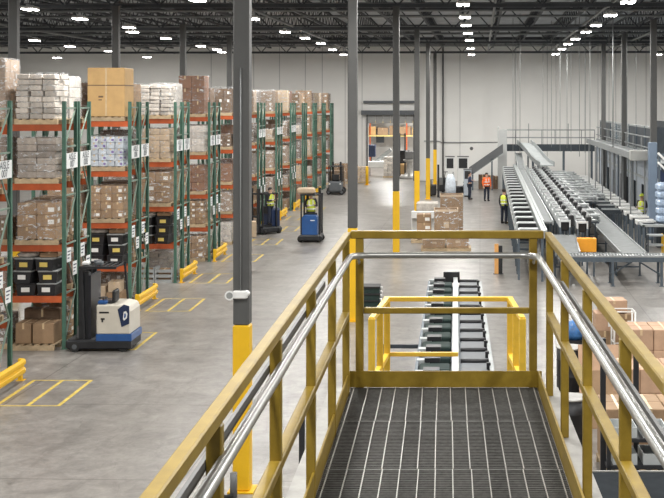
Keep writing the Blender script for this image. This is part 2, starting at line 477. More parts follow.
def lamp(p, w=LAMP_W, sx=.5, sy=1.2):
    l = bpy.data.lights.new('high_bay_light', 'AREA'); l.shape = 'RECTANGLE'; l.size = sx; l.size_y = sy; l.energy = w; l.color = (1, .985, .95)
    l.spread = R(180)
    o = bpy.data.objects.new('high_bay_light', l); COL.objects.link(o); o.location = p
    return o
for xx in (-26, -17.5, -9.2, -1.6, 4.6, 11.5):
    for d in (3, 12, 21, 30, 39, 48, 57, 66, 75, 84):
        lamp((xx, d, 9.55))
for xx in (-8, -3, 4):
    for dy in (6, 15): lamp((xx, yb + dy, 7.4), 750)
w = bpy.data.worlds.new('hall_ambient'); SC.world = w; w.use_nodes = True
w.node_tree.nodes['Background'].inputs['Color'].default_value = (.93, .96, 1, 1)
w.node_tree.nodes['Background'].inputs['Strength'].default_value = .2
# ------------------------------------------------------------------ camera
cd = bpy.data.cameras.new('camera'); cam = bpy.data.objects.new('camera', cd); COL.objects.link(cam)
cam.location = (0, 0, EYE); cam.rotation_euler = (pi / 2, 0, TH)
cd.sensor_width = 36; cd.lens = F / 664 * 36
cd.shift_x = (332 - 444) / 664; cd.shift_y = -(249 - 104) / 664
cd.clip_end = 400; cd.clip_start = .05
SC.camera = cam
SC.view_settings.view_transform = 'Standard'; SC.view_settings.look = 'None'; SC.view_settings.gamma = 1; SC.view_settings.use_curve_mapping = False
SC.view_settings.exposure = 0.2
SC.cycles.max_bounces = 8; SC.cycles.transparent_max_bounces = 24; SC.cycles.diffuse_bounces = 4
SC.cycles.sample_clamp_indirect = 6
# ================================================================== PLATFORM (axis = camera axis)
PF = 4.043
RZ = TH
def PL(name, label, cat, group=None): return thing(name, label, cat, C(0, 0, PF), RZ, group)   # local: x lateral, y distance, z above grating
DE = 8.3
plat = PL('viewing_platform', 'steel viewing platform with dark bar grating floor in front of the camera', 'platform')
seams = [8.28, 7.4, 6.42, 5.44, 4.46, 3.48, 2.5, 1.52, .54]
for a, b in zip(seams[1:], seams[:-1]):
    g = MB(); y = a + .012
    while y < b - .005:
        g.box(-.64, .64, y, y + .007, -.032, 0); y += .029
    g.box(-.64, .64, a + .002, a + .008, -.032, .001); g.box(-.64, .64, b - .008, b - .002, -.032, .001)
    g.build('grating_panel', grate_dark, plat)
    r = MB()
    for k in range(14):
        xx = -.615 + k * .0946 + rnd.uniform(-.003, .003)
        r.bar((xx, a + .004, .0), (xx + rnd.uniform(-.004, .004), b - .004, .0), .006, .012)
    r.build('cross_rod', grate_rod, plat)['kind'] = 'stuff'
for s in (-1, 1):
    m = MB(); a, b = sorted((s * .645, s * .80))
    m.box(a, b, .3, 8.42, -.045, -.03); m.box(*sorted((s * .665, s * .68)), .3, 8.42, -.28, -.03); m.box(a, b, .3, 8.42, -.295, -.28)
    m.build('stringer', stringer_g, plat)
MB().box(-.66, .66, 8.31, 8.42, -.28, -.03).build('end_beam', stringer_g, plat)
for d in (1.2, 4.2, 7.2):
    MB().box(-.66, .66, d, d + .08, -.2, -.034).build('cross_beam', stringer_g, plat)
for xx in (-.72, .72):
    for d in (.9, 8.2):
        MB().box(xx - .05, xx + .05, d - .05, d + .05, -PF, -.29).box(xx - .12, xx + .12, d - .12, d + .12, -PF, -PF + .02).build('support_post', stringer_g, plat)
posts = [8.18, 7.16, 6.03, 4.77, 3.5, 2.3, 1.1]
for s, nm in ((-1, 'left'), (1, 'right')):
    g = PL('guardrail', 'long ochre guardrail along the %s edge of the grating platform' % nm, 'guardrail', 'ochre guardrails of the platform')
    X = -.668 if s < 0 else .72
    for d in posts:
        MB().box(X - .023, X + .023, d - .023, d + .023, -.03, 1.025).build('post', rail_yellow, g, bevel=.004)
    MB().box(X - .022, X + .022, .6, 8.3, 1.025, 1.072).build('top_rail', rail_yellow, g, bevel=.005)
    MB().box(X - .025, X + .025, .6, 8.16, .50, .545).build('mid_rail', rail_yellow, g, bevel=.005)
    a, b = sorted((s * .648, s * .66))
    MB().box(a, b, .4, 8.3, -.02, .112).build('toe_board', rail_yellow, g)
    o_ = -.705 if s < 0 else .683
    MB().box(o_, o_ + .013, 1.0, 7.0, .89, .925).build('backing_bar', grey_steel, g)
g = PL('guardrail', 'short ochre end guardrail with toe board closing the far end of the platform', 'guardrail', 'ochre guardrails of the platform')
for xx in (-.585, .618):
    MB().box(xx - .027, xx + .027, DE + .003, DE + .057, -.03, 1.025).build('post', rail_yellow, g, bevel=.004)
MB().box(-.647, .69, DE - .003, DE + .057, 1.025, 1.078).build('top_rail', rail_yellow, g, bevel=.005)
MB().box(-.555, .59, DE + .005, DE + .05, .505, .545).build('mid_rail', rail_yellow, g, bevel=.005)
MB().box(-.655, .675, DE - .012, DE, 0.0, .112).build('toe_board', rail_yellow, g)
h = PL('handrail', 'galvanised round handrail tube bent around the inside of the platform guardrails', 'handrail')
def arc(cx, cy, r, a0, a1, z, n=6): return [(cx + r * cos(R(a0 + (a1 - a0) * i / n)), cy + r * sin(R(a0 + (a1 - a0) * i / n)), z) for i in range(n + 1)]
HZ = .92
pts = [(-.637, .6, HZ), (-.637, 4, HZ)] + arc(-.637 + .12, 8.22 - .12, .12, 180, 90, HZ) + [(0, 8.22, HZ)] + arc(.64 - .12, 8.22 - .12, .12, 90, 0, HZ) + [(.648, 4, HZ), (.655, .6, HZ)]
MB().tube(pts, .0215, 14).build('rail_tube', tube_steel, h)
for xx in (-.585, .618):
    MB().tube([(xx, 8.3, HZ - .05), (xx, 8.26, HZ - .06), (xx, 8.225, HZ - .02)], .008, 6).build('handrail_bracket', tube_steel, h)

# lower landing with its bright yellow gate guard
LD = 3.0
lw = thing('lower_landing', 'bright yellow guarded landing just beyond and below the platform end', 'landing', C(0, 0, LD), RZ)
def post(xx, d, name='post', h=1.09, w=.06): MB().box(xx - w / 2, xx + w / 2, d - w / 2, d + w / 2, 0, h).build(name, gate_yellow, lw, bevel=.004)
post(-.56, 11.8); post(.65, 11.8); post(-.645, 10.7); post(.70, 10.7); post(-.60, 11.25, h=1.07); post(.675, 11.25, h=1.07)
MB().box(-.59, .68, 11.78, 11.825, 1.06, 1.105).build('top_rail', gate_yellow, lw, bevel=.004)
for s, a, b in ((-1, -.56, -.645), (1, .65, .70)):
    MB().bar((a, 11.8, 1.082), (b, 10.68, 1.082), .05, .045).build('top_rail', gate_yellow, lw, bevel=.004)
    MB().bar((a, 11.8, .53), (b, 10.68, .53), .045, .045).build('mid_rail', gate_yellow, lw)
    MB().bar((a, 11.8, .07), (b, 10.68, .07), .015, .14).build('toe_board', gate_yellow, lw)
MB().box(-.56, .14, 11.78, 11.82, .52, .56).build('gate_bar', gate_yellow, lw, bevel=.004)
MB().box(-.68, .80, 10.5, 11.9, -.05, 0).build('landing_deck', grate_dark, lw)
for xx in (-.62, .74):
    for d in (10.6, 11.8): MB().box(xx - .04, xx + .04, d - .04, d + .04, -LD, -.05).build('landing_leg', stringer_g, lw)

# fixture on the nearest column
cb = P(242.5, 18.65)
e = thing('emergency_light', 'white emergency light with round lamp head strapped to the nearest grey column', 'light fitting', (cb.x, cb.y - .16, zat(295, 18.5)), RZ)
MB().rbox(-.115, .115, -.05, .035, -.055, .07, .02).build('light_body', white_p, e)
MB().tube([(-.16, -.05, .0), (-.16, .03, .0)], [.075, .06], 14).build('lamp_head', white_p, e)
MB().tube([(-.16, -.056, .0), (-.16, -.049, .0)], .05, 14).build('lens', mat('lamp_lens', (.30, .31, .30), .2, 0, .05, 5), e)
MB().tube([(.10, -.06, .03), (.10, .0, .03)], [.03, .05], 10).build('side_knob', white_p, e)
MB().tube([(.0, .012, .07), (.0, .012, 3.5)], .011, 6).build('conduit', pipe_grey, e)
q = P(229, 18.3)
s_ = thing('floor_stub', 'grey pipe stub with black hose loop standing left of the nearest yellow column foot', 'pipe', (q.x, q.y, 0), RZ)
MB().tube([(.07, 0, 0), (.07, 0, .38)], .055, 10).build('pipe', grey_steel, s_)
MB().tube([(.07, -.04, .05), (-.02, -.06, .03), (-.16, -.05, .03), (-.2, -.02, .08)], .03, 8).build('hose', rubber, s_)
for px, d, h, lb in ((302, 17.2, 1.55, 'black steel post rising from the floor left of the platform'), (603, 18.2, 2.45, 'tall black steel post behind the right platform guardrail'), (636, 18.75, 2.1, 'shorter black steel post at the right under the cartons')):
    b = P(px, d)
    t = thing('steel_post', lb, 'post', b, RZ, 'black steel posts')
    MB().box(-.04, .04, -.04, .04, .015, h).build('shaft', blackm, t, bevel=.004); MB().box(-.09, .09, -.09, .09, 0, .015).build('base_plate', blackm, t)
# ================================================================== PALLET RACKS
LV = [0., 1.30, 2.55, 4.05, 5.50]
RACK_D = 1.0
def rear_d(k): return 25.95 + 5.45 * k
XEND = [-9.4, -9.3, -9.12, -9.02, -8.95, -8.9, -8.78, -8.68, -8.63, -8.6, -8.55, -8.5, -8.45]
BAY = 2.8
# --- meshes shared by every rack
def frame_mesh():
    m = MB(); H = 6.07
    zz = [.15, 1.35, 2.55, 3.75, 4.95, 5.9]
    for z in zz: m.bar((0, .05, z), (0, RACK_D - .05, z), .035, .04, 0)
    for i in range(len(zz) - 1):
        a, b = (.06, RACK_D - .06) if i % 2 == 0 else (RACK_D - .06, .06)
        m.bar((0, a, zz[i]), (0, b, zz[i + 1]), .03, .035, 0)
    return m.mesh('lacing', rack_lace)
lace_me = frame_mesh()
def post_mesh():
    m = MB()
    m.prism([(-.045, -.038), (.045, -.038), (.045, .03), (.03, .03), (.03, -.02), (-.03, -.02), (-.03, .03), (-.045, .03)], 0.01, 6.07, 'z')
    m.box(-.07, .07, -.07, .07, 0, .012)
    return m.mesh('post', rack_green)
post_me = post_mesh()
beam_me = MB().prism([(-.025, -.16), (.025, -.16), (.025, -.03), (.005, -.03), (.005, 0), (-.025, 0)], -BAY + .05, -.05, 'x').box(-.055, -.05, -.03, .03, -.17, .02).mesh('beam', rack_orange)
deck_b = MB()
for i in range(6):
    x = -.35 - i * .42; deck_b.box(x - .02, x + .02, .05, RACK_D - .05, -.05, -.012)
deck_me = deck_b.mesh('deck_support', grey_steel)
sign_me = MB().box(.045, .052, .06, .94, -.19, .19).mesh('aisle_sign', sign_w)
plac = MB().box(.046, .052, -.16, .16, -.17, .17, 0)
for i in range(3): plac.box(.052, .054, -.12, .12 - .05 * i, .07 - .08 * i, .1 - .08 * i, 1)
plac_me = plac.mesh('location_placard', [sign_w, truck_navy])
TXT = {}
def text_obj(body, size, parent, loc, rot, m, name='lettering'):
    cu = bpy.data.curves.new(name, 'FONT'); cu.body = body; cu.size = size; cu.align_x = 'CENTER'; cu.align_y = 'CENTER'; cu.extrude = .001
    cu.materials.append(m)
    if body not in TXT:
        o = bpy.data.objects.new(name, cu); COL.objects.link(o)
        dg = bpy.context.evaluated_depsgraph_get(); dg.update()
        TXT[body] = bpy.data.meshes.new_from_object(o.evaluated_get(dg)); TXT[body].name = 'lettering'
        bpy.data.objects.remove(o)
    o = link(name, TXT[body], parent, loc); o.rotation_euler = rot
    return o
def make_rack(label, px, d, sign=None):
    r = thing('pallet_rack', label, 'pallet rack', C(px, d), TH, 'pallet racks in rows')
    for i in (0, 1):
        f = link('upright_frame', lace_me, r, (-BAY * i, 0, 0))
        link('post', post_me, f, (0, .04, 0)); link('post', post_me, f, (0, RACK_D - .04, 0), pi)
    for z in LV[1:]:
        link('beam', beam_me, r, (0, .03, z)); link('beam', beam_me, r, (0, RACK_D - .03, z), 0)
        link('deck_support', deck_me, r, (0, 0, z))
    if sign:
        s = link('aisle_sign', sign_me, r, (0, 0, 4.6))
        s['label'] = 'white sign reading AISLE ' + sign
        text_obj('AISLE', .23, s, (.055, .5, .088), (pi / 2, 0, pi / 2), ink)
        text_obj(sign, .23, s, (.055, .5, -.088), (pi / 2, 0, pi / 2), ink)
        for z, y in ((2.28, .25), (1.9, .72)):
            link('location_placard', plac_me, r, (0, y, z))
    return r
# --- loads
pal = MB()
for y in (-.46, 0, .46): pal.box(-.53, .53, y - .045, y + .045, .022, .11)
for i in range(6): pal.box(-.53 + i * .192, -.53 + i * .192 + .1, -.5, .5, .11, .132)
for y in (-.46, 0, .46): pal.box(-.53, .53, y - .05, y + .05, 0, .022)
pallet_me = pal.mesh('pallet', wood)
CART = {}
def carton_mesh(m, w, d, h, label=None, tp=True):
    k = (m.name, round(w, 3), round(d, 3), round(h, 3), label.name if label else '', tp)
    if k not in CART:
        b = MB().rbox(-w / 2, w / 2, -d / 2, d / 2, 0, h, .012, 0)
        if tp:
            b.box(-.025, .025, -d / 2 - .001, d / 2 + .001, h - .012, h + .0015, 1).box(-.025, .025, -d / 2 - .0015, -d / 2 + .002, h * .72, h - .01, 1)
        if label: b.box(w * .08, w * .40, -d / 2 - .002, -d / 2 + .001, h * .25, h * .62, 2).box(w / 2 - .001, w / 2 + .002, -d * .2, d * .15, h * .3, h * .62, 2)
        CART[k] = b.mesh('carton', [m, tape, label or label_w])
    return CART[k]
WRAP = {}
def wrap_mesh(w, d, h, f):
    k = (round(w, 2), round(d, 2), round(h, 2), f.name)
    if k not in WRAP:
        rr = random.Random(len(WRAP)); m = MB(); n = 7; rings = []
        nx = 8
        for i in range(n + 1):
            z = .06 + (h - .03) * i / n
            ring = []
            pulled = 0 if i < n else .02
            for s in range(4):
                for j in range(nx):
                    t = -1 + 2 * j / nx
                    x, y = [(t, -1), (1, t), (-t, 1), (-1, -t)][s]
                    o = rr.uniform(.002, .022) - pulled
                    ring.append((x * (w / 2 + o), y * (d / 2 + o), z + rr.uniform(-.012, .012)))
            rings.append(ring)
        vs = [v for q in rings for v in q]; N_ = 4 * nx
        fs = []
        for i in range(n):
            for j in range(N_):
                k2 = (j + 1) % N_; fs.append((i * N_ + j, i * N_ + k2, i * N_ + N_ + k2, i * N_ + N_ + j))
        fs.append(tuple(n * N_ + j for j in range(N_)))
        m._add(vs, fs, 0, True)
        WRAP[k] = m.mesh('stretch_wrap', f)
    return WRAP[k]
# kind: material, nx, ny, nz, width, depth, film, labels, jitter, colour words
KIND = {
    'white': (paper, 3, 3, 8, .98, .95, film_thin, None, .028, 'white paper bundles'),
    'grey': (greybag, 2, 2, 6, .95, .92, film, None, .014, 'grey-brown wrapped sacks'),
    'brown': (card, 2, 2, 3, .95, .95, film, label_w, .004, 'brown wrapped cartons'),
    'rows': (card, 3, 2, 4, .98, .95, film_thin, label_w, .004, 'brown labelled cartons'),
    'blue': (bluish, 4, 2, 5, .95, .92, film, purple, .010, 'bluish white wrapped packs'),
    'pale': (card_pale, 3, 2, 5, .96, .94, film, None, .008, 'pale cream cartons'),
    'russet': (card_red, 2, 2, 3, .98, .95, film_thin, None, .004, 'russet brown cartons'),
    'heavy': (paper, 2, 2, 4, .94, .92, film_heavy, None, .006, 'thickly film-wrapped white goods'),
    'mixed': (card, 3, 3, 5, .98, .95, film_heavy, None, .012, 'cartons under white film'),
    'gold': (card_gold, 1, 1, 1, 1.08, 1.0, None, None, 0, 'big golden tan box'),
    'dark': (card_dark, 3, 2, 3, .98, .92, film_thin, label_w, .01, 'dark brown cartons'),
}
def fill_load(root, kind, h, near, seed, wscale=1.):
    m, nx, ny, nz, w, d, fl, lb, jit, words = KIND[kind]
    w *= wscale
    rr = random.Random(seed)
    link('pallet', pallet_me, root)
    z0 = .134; ch = (h - z0) / nz
    if kind == 'gold':
        b = MB().rbox(-w / 2, w / 2, -d / 2, d / 2, z0, h, .012, 0)
        b.box(-.025, .025, -d / 2 - .003, d / 2 + .003, z0 + .02, h + .003, 1).box(-w / 2 - .003, w / 2 + .003, -d / 2 - .003, d / 2 + .003, z0 + (h - z0) * .63, z0 + (h - z0) * .65, 2)
        b.box(-.22, -.08, -d / 2 - .003, -d / 2, z0 + .55, z0 + .6, 2).box(-.22, -.12, -d / 2 - .003, -d / 2, z0 + .47, z0 + .5, 2)
        o = link('carton', b.mesh('carton', [m, tape, card_dark]), root); o['label'] = 'golden tan box with tape and a dark strap'
        return
    cw, cd_ = w / nx, d / ny
    if near:
        for k in range(nz):
            for i in range(nx):
                for j in range(ny):
                    if 0 < j < ny - 1 and 0 < i < nx - 1 and k < nz - 1: continue
                    if ny > 1 and j == ny - 1 and i < nx - 1 and k < nz - 1: continue      # hidden rear layer
                    me = carton_mesh(m, cw - (.008 if kind != 'white' else .03), cd_ - .008, ch - (.004 if kind != 'white' else .018), lb if lb and rr.random() < .55 else None, kind not in ('white', 'grey', 'heavy'))
                    link('carton' if kind not in ('grey', 'white') else ('sack' if kind == 'grey' else 'bundle'), me, root,
                         (-w / 2 + cw * (i + .5) + rr.uniform(-jit, jit), -d / 2 + cd_ * (j + .5) + rr.uniform(-jit, jit) - (jit if kind == 'white' and rr.random() < .3 else 0), z0 + ch * k), rr.uniform(-jit, jit) * 1.5)
    else:
        key = ('stack', kind, round(h, 1), round(w, 2))
        if key not in CART:
            b = MB()
            for k in range(nz):
                for i in range(nx):
                    for j in range(ny):
                        x, y, z = -w / 2 + cw * (i + .5) + rr.uniform(-jit, jit), -d / 2 + cd_ * (j + .5) + rr.uniform(-jit, jit), z0 + ch * k
                        b.box(x - cw / 2 + .005, x + cw / 2 - .005, y - cd_ / 2 + .004, y + cd_ / 2 - .004, z, z + ch - .006, 0)
                        if lb and rr.random() < .5: b.box(x, x + cw * .3, y - cd_ / 2 + .001, y - cd_ / 2 + .003, z + ch * .3, z + ch * .65, 1)
            CART[key] = b.mesh('carton_stack', [m, lb or label_w])
        link('carton_stack', CART[key], root)
    if fl and not near and rr.random() < .4: fl = film_heavy  # denser painted film glints on some far loads
    if fl: link('stretch_wrap', wrap_mesh(w + .01, d + .01, h, fl), root)
LVN = ['on the floor', 'on the lowest beams', 'on the second beams', 'on the third beams', 'on the top beams']
def rowname(k): return 'of the %s rack row' % ORD[k]
def put_load(k, px, d, lx, ly, lev, kind, h, where, near=False, ws=1., seed=0):
    c, s = cos(TH), sin(TH); o = C(px, d)
    p = Vector((o.x + lx * c - ly * s, o.y + lx * s + ly * c, LV[lev] + .002))
    words = KIND[kind][9]
    t = thing('pallet_load', '%s %s %s, %s' % (words, LVN[lev], rowname(k), where), 'pallet load', p, TH + rnd.uniform(-.015, .015), 'pallet loads on the racks')
    fill_load(t, kind, h, near, seed, ws)
    return t
def boxthing(label, m, w, d, h, p, rz, group, lb=None, name='carton', cat='carton'):
    o = link(name, carton_mesh(m, w, d, h, lb), None, p, rz)
    return tag(o, label, cat, group)
def local(px, d, lx, ly, z=0):
    o = C(px, d); return Vector((o.x + lx * CT - ly * ST, o.y + lx * ST + ly * CT, z))
HMAX = [1.02, 1.02, 1.25, 1.18, 1.6]
front_spec = {1: [None, None, ('brown', 1.03), ('grey', 1.12), ('white', 1.25)],
              2: [None, None, ('rows', 1.07), ('blue', 1.0), ('gold', 1.55)],
              3: [None, None, ('brown', 1.15), ('pale', 1.12), ('white', 1.15)],
              4: [('brown', .95), ('rows', 1.0), ('russet', 1.1), ('heavy', 1.12), ('russet', 1.58)]}
kinds = ['white', 'grey', 'brown', 'rows', 'pale', 'russet', 'dark', 'dark', 'rows', 'white', 'brown', 'russet']
seed = 0
tote_body = MB().prism([(-.2, 0), (.2, 0), (.235, .27), (-.235, .27)], -.3, .3, 'y').mesh('tub', black)
tote_lid = MB().rbox(-.245, .245, -.315, .315, .27, .305, .012).mesh('lid', conv_alu)
tote_lid2 = MB().rbox(-.245, .245, -.315, .315, .27, .305, .012).mesh('lid', black)
tote_lab = {m.name: MB().box(-.11, .09, -.318, -.302, .09, .20).mesh('label_card', m) for m in (label_w, label_y)}
for k in range(13):
    fd = rear_d(k) - 2.05; X = XEND[k]
    num = '%03d' % (6 + k)
    if k:
        make_rack('green and orange pallet rack, front rack %s' % rowname(k), X, fd, num if k < 9 else None)
    make_rack('green and orange pallet rack, rear rack %s' % rowname(k), X, fd + 1.12, '%03d' % (7 + k) if k < 9 else None)
    if k:
        npos = 2 if k <= 4 else 1
        for lev in range(5):
            for pos in range(npos):
                seed += 1; rr = random.Random(seed * 13 + 1)
                spec = front_spec.get(k, [0] * 5)[lev] if pos == 0 else 0
                if spec is None: continue
                if spec: kind, h = spec
                else:
                    kind = rr.choice(kinds if lev > 1 else kinds + ['dark', 'brown', 'dark']); h = HMAX[lev] * rr.uniform(.5, 1) if lev < 4 else rr.uniform(1.05, 1.5)
                if k == 1 and pos == 1 and lev == 4: kind, h = 'mixed', 1.6
                if k == 1 and pos == 1 and lev == 3: kind = 'dark'
                if k >= 6 and lev == 4: kind = ('brown', 'rows', 'pale')[k % 3]
                lx = -.68 - 1.24 * pos
                put_load(k, X, fd, lx, .5, lev, kind, h, 'front aisle end' if pos == 0 else 'front inner place', near=(k <= 4 and pos == 0), seed=seed)
    for lev in range(5):
        seed += 1; rr = random.Random(seed * 17 + 5)
        kind = rr.choice(kinds + ['dark'] * 6 + ['brown'] * 3); h = HMAX[lev] * rr.uniform(.8, 1) if lev < 4 else rr.uniform(1.0, 1.3)  # dark kinds weighted in so colour deepens the shade inside the racks
        if k == 1 and lev == 4: kind, h = 'heavy', 1.18
        if k == 3 and lev == 4: kind, h = 'heavy', 1.2
        if k == 0 and lev == 4: kind, h = 'brown', .75
        put_load(k, X, fd + 1.12, -.68, .5, lev, kind, h, 'rear aisle end', near=(k in (0, 1)), seed=seed)
    # yellow end-of-row guard
    if k < 11:
        o = local(X, fd, .21, 0)
        g = thing('rack_end_guard', 'yellow floor guard at the aisle end %s' % rowname(k), 'rack guard', o, TH, 'yellow rack end guards')
        y0, y1 = (.88 if k == 1 else -.02), 2.22
        for y in (y0 + .06, y1 - .06):
            MB().box(-.05, .03, y - .05, y + .05, .012, .47).box(-.09, .09, y - .09, y + .09, 0, .012).build('guard_post', safety, g, bevel=.005)
        MB().prism([(.03, .14), (.065, .14), (.09, .19), (.09, .25), (.05, .28), (.05, .32), (.09, .35), (.09, .41), (.065, .46), (.03, .46)], y0, y1, 'y').build('guard_rail', safety, g)
    # painted hatch on the floor beside the guard
    if k < 9:
        pt = MAT.get('floor_paint') or mat('floor_paint', (.52, .38, .07), .6, 0, .25, 9)
        hm = MB()
        for xx in (.5, 1.12, 1.74): hm.box(xx - .04, xx + .04, -.05, 2.15, .001, .004)
        for yy in (-.05, 2.15): hm.box(.46, 1.78, yy - .025, yy + .025, .001, .0035)
        o = hm.build('floor_marking', pt, None, C(X, fd), TH); struct(o)
# --- special contents: black totes on the lowest beams of rows 2-4
for k in (1, 2, 3):
    fd = rear_d(k) - 2.05; X = XEND[k]
    rr = random.Random(k)
    for st in range(3):
        for i in range(2):
            lab = rr.choice([label_w, label_y, label_w])
            t = thing('storage_tote', 'black labelled tote, %s of %s stack on lowest beams %s' % (('bottom', 'middle', 'top')[st], ('left', 'right')[i], rowname(k)), 'tote',
                      local(X, fd, -.98 + .54 * i + rr.uniform(-.02, .02), .36, LV[1] + .002 + st * .307), TH + rr.uniform(-.16, .16), 'black totes on the racks')
            link('tub', tote_body, t); link('lid', tote_lid2 if rr.random() < .5 else tote_lid, t); link('label_card', tote_lab[lab.name], t)
for k in (1, 2, 3):
    fd = rear_d(k) - 2.05; X = XEND[k]
    boxthing('flat brown carton lying on the right totes %s' % rowname(k), card, .44, .5, .12, local(X, fd, -.44, .4, LV[1] + .93), TH + .12, None)
    sk = MB().loft([(0, 0, 0, .26, .24), (0, 0, .05, .30, .28), (.02, 0, .11, .24, .22), (.02, 0, .14, .1, .1)], 12)
    tag(sk.build('white_sack', paper, None, local(X, fd, -.98, .42, LV[1] + .93), TH), 'white sack slumped on the left totes %s' % rowname(k), 'sack')
# floor level of rows 2-4
X, fd = XEND[1], rear_d(1) - 2.05
g0 = local(X, fd, -.72, .35)
tag(link('pallet', pallet_me, None, g0, TH), 'wooden pallet with two brown cartons on the floor under the second rack row', 'pallet')
for i, (lx, w) in enumerate(((-.99, .38), (-.5, .52))):
    boxthing('%s brown carton on the floor pallet of the second rack row' % ('smaller left', 'larger right')[i], card, w, .62, .5, local(X, fd, lx, .3, .134), TH, 'two cartons on the floor pallet')
boxthing('dark brown carton behind the two cartons under the second rack row', card_dark, .9, .3, .75, local(X, fd, -.75, .82, .134), TH, None)
X, fd = XEND[2], rear_d(2) - 2.05
tag(link('pallet', pallet_me, None, local(X, fd, -.7, .5), TH), 'wooden pallet on the floor under the third rack row behind the reach truck', 'pallet')
for i, (lx, ly, w, h, m) in enumerate(((-.95, .45, .42, .55, card_pale), (-.48, .4, .45, .38, card), (-.5, .4, .36, .3, card_pale))):
    z = .134 + (.385 if i == 2 else 0)
    boxthing(('pale carton at the left of the third row floor pallet', 'tan carton at the right of the third row floor pallet', 'small pale carton stacked on the third row floor pallet')[i], m, w, .6, h, local(X, fd, lx, ly, z), TH + (.1 if i == 2 else 0), 'cartons on the third row floor pallet')
X, fd = XEND[3], rear_d(3) - 2.05
crate_b = MB()
for sx in (-.27, .27): crate_b.box(sx - .02, sx + .02, -.3, .3, .0, .5)
for z in (0, .17, .34):
    crate_b.box(-.25, .25, -.3, -.27, z, z + .1).box(-.25, .25, .27, .3, z, z + .1)
crate_b.box(-.25, .25, -.27, .27, 0, .02)
cr_me = crate_b.mesh('crate', conv_white)
for i, lx in enumerate((-1.0, -.4)):
    t = tag(link('crate', cr_me, None, local(X, fd, lx, .35), TH), '%s white slatted crate on the floor under the fourth rack row' % ('left', 'right')[i], 'crate', 'white crates on the floor')
    boxthing('brown carton standing in the %s white crate' % ('left', 'right')[i], card, .4, .4, .42, local(X, fd, lx, .35, .022), TH, None)
# ================================================================== CONVEYORS (hall axis = world y)
ZC = 1.75                                             # bed height of the long sorter lanes
def Y(d, x=3.): return WX(x, d).y
def leg_pair(parent, x0, x1, y, h, m=None, w=.06, cross=True):
    for x in (x0, x1):
        MB().box(x - w / 2, x + w / 2, y - w / 2, y + w / 2, .012, h).box(x - w, x + w, y - w, y + w, 0, .012).build('leg', m or conv_leg, parent)
    if cross: MB().box(x0, x1, y - .02, y + .02, h * .35, h * .35 + .05).build('leg_brace', m or conv_leg, parent)

# --- tables along the left side of the sorter
def make_table():
    t = thing('transfer_table', '', 'conveyor table', (0, 0, 0), 0, 'white-topped tables along the left side of the sorter')
    w, l = .72, 1.55
    prof = [(0, -.34), (0, -.10), (.03, -.03), (.10, 0), (w, 0), (w, -.035), (.12, -.035), (.07, -.07), (.05, -.34)]
    MB().prism(prof, 0, .48, 'y').build('white_cover', conv_white, t, (0, 0, ZC))
    MB().box(.08, w, .03, .46, -.34, -.04).build('motor_housing', black, t, (0, 0, ZC))
    MB().box(.06, w, .46, 2.06, -.46, -.36).build('bed', conv_dark, t, (0, 0, ZC))
    m = MB()
    for i in range(5): m.tube([(.07, .75 + .28 * i, -.33), (w, .75 + .28 * i, -.33)], .045, 8)
    m.build('rollers', grey_steel, t, (0, 0, ZC))['kind'] = 'stuff'
    MB().box(0, .06, .48, 2.06, -.46, -.32).build('side_strip', conv_alu, t, (0, 0, ZC))
    for yy in (.1, l - .1):
        MB().box(.02, .09, yy - .035, yy + .035, 0, ZC - .34).build('leg', conv_leg, t)
    MB().box(.04, w, .08, .14, .75, .82).build('lower_shelf_bar', conv_leg, t)
    MB().box(.1, w, .1, l - .1, .78, .82).build('lower_shelf', conv_alu, t)
    MB().box(.02, .05, .3, .55, ZC - .55, ZC - .2).build('control_box', white_p, t)
    return t
tt = make_table()
NT = 20
for i in range(NT):
    y = Y(40.8) + i * 2.12
    nm = '%s white-topped table along the sorter\'s left side, counted from the platform' % ORD[i]
    o = tt if i == 0 else copy_tree(tt)
    o.location = (1.27 + .013 * i, y, 0); o['label'] = nm
# --- long side rail
r = thing('side_rail', 'long silver rail running beside the white-topped tables of the sorter', 'conveyor rail', (2.10, Y(39.5), 0), -.006)
LEN = 44.
MB().box(-.07, .07, 0, LEN, ZC - .18, ZC + .07).build('rail_beam', conv_alu, r)
MB().box(.07, .12, 0, LEN, ZC - .05, ZC + .10).build('guide_strip', conv_white, r)
for i in range(9): MB().box(-.04, .04, 1 + i * 5.2, 1.1 + i * 5.2, 0, ZC - .18).build('leg', conv_leg, r)
# --- flat grey belt lane
def belt(label, x0, x1, d0, d1, z0, z1, m=conv_belt, legs=4, group=None, side=.12, lane='belt_conveyor'):
    t = thing(lane, label, 'conveyor', (0, 0, 0), 0, group)
    y0, y1 = Y(d0), Y(d1)
    L_ = y1 - y0; root = Vector(((x0 + x1) / 2, y0, 0)); t.location = root
    hw = (x1 - x0) / 2
    def slab(a, b, lo, hi, name, mm):
        vs = [(a, 0, z0 + lo), (b, 0, z0 + lo), (b, L_, z1 + lo), (a, L_, z1 + lo), (a, 0, z0 + hi), (b, 0, z0 + hi), (b, L_, z1 + hi), (a, L_, z1 + hi)]
        MB()._add(vs, [(3, 2, 1, 0), (4, 5, 6, 7), (0, 1, 5, 4), (1, 2, 6, 5), (2, 3, 7, 6), (3, 0, 4, 7)]).build(name, mm, t)
    slab(-hw + .05, hw - .05, -.06, 0, 'belt', m)
    slab(-hw, -hw + .05, -side, .05, 'side_frame', conv_alu); slab(hw - .05, hw, -side, .05, 'side_frame', conv_alu)
    for i in range(legs):
        f = (i + .4) / legs
        leg_pair(t, -hw + .04, hw - .04, L_ * f, z0 + (z1 - z0) * f - side)
    return t
belt('long flat grey belt lane between the silver rail and the drive modules', 2.29, 2.69, 43.8, 79, ZC - .05, ZC - .05, legs=8).rotation_euler.z = -.006
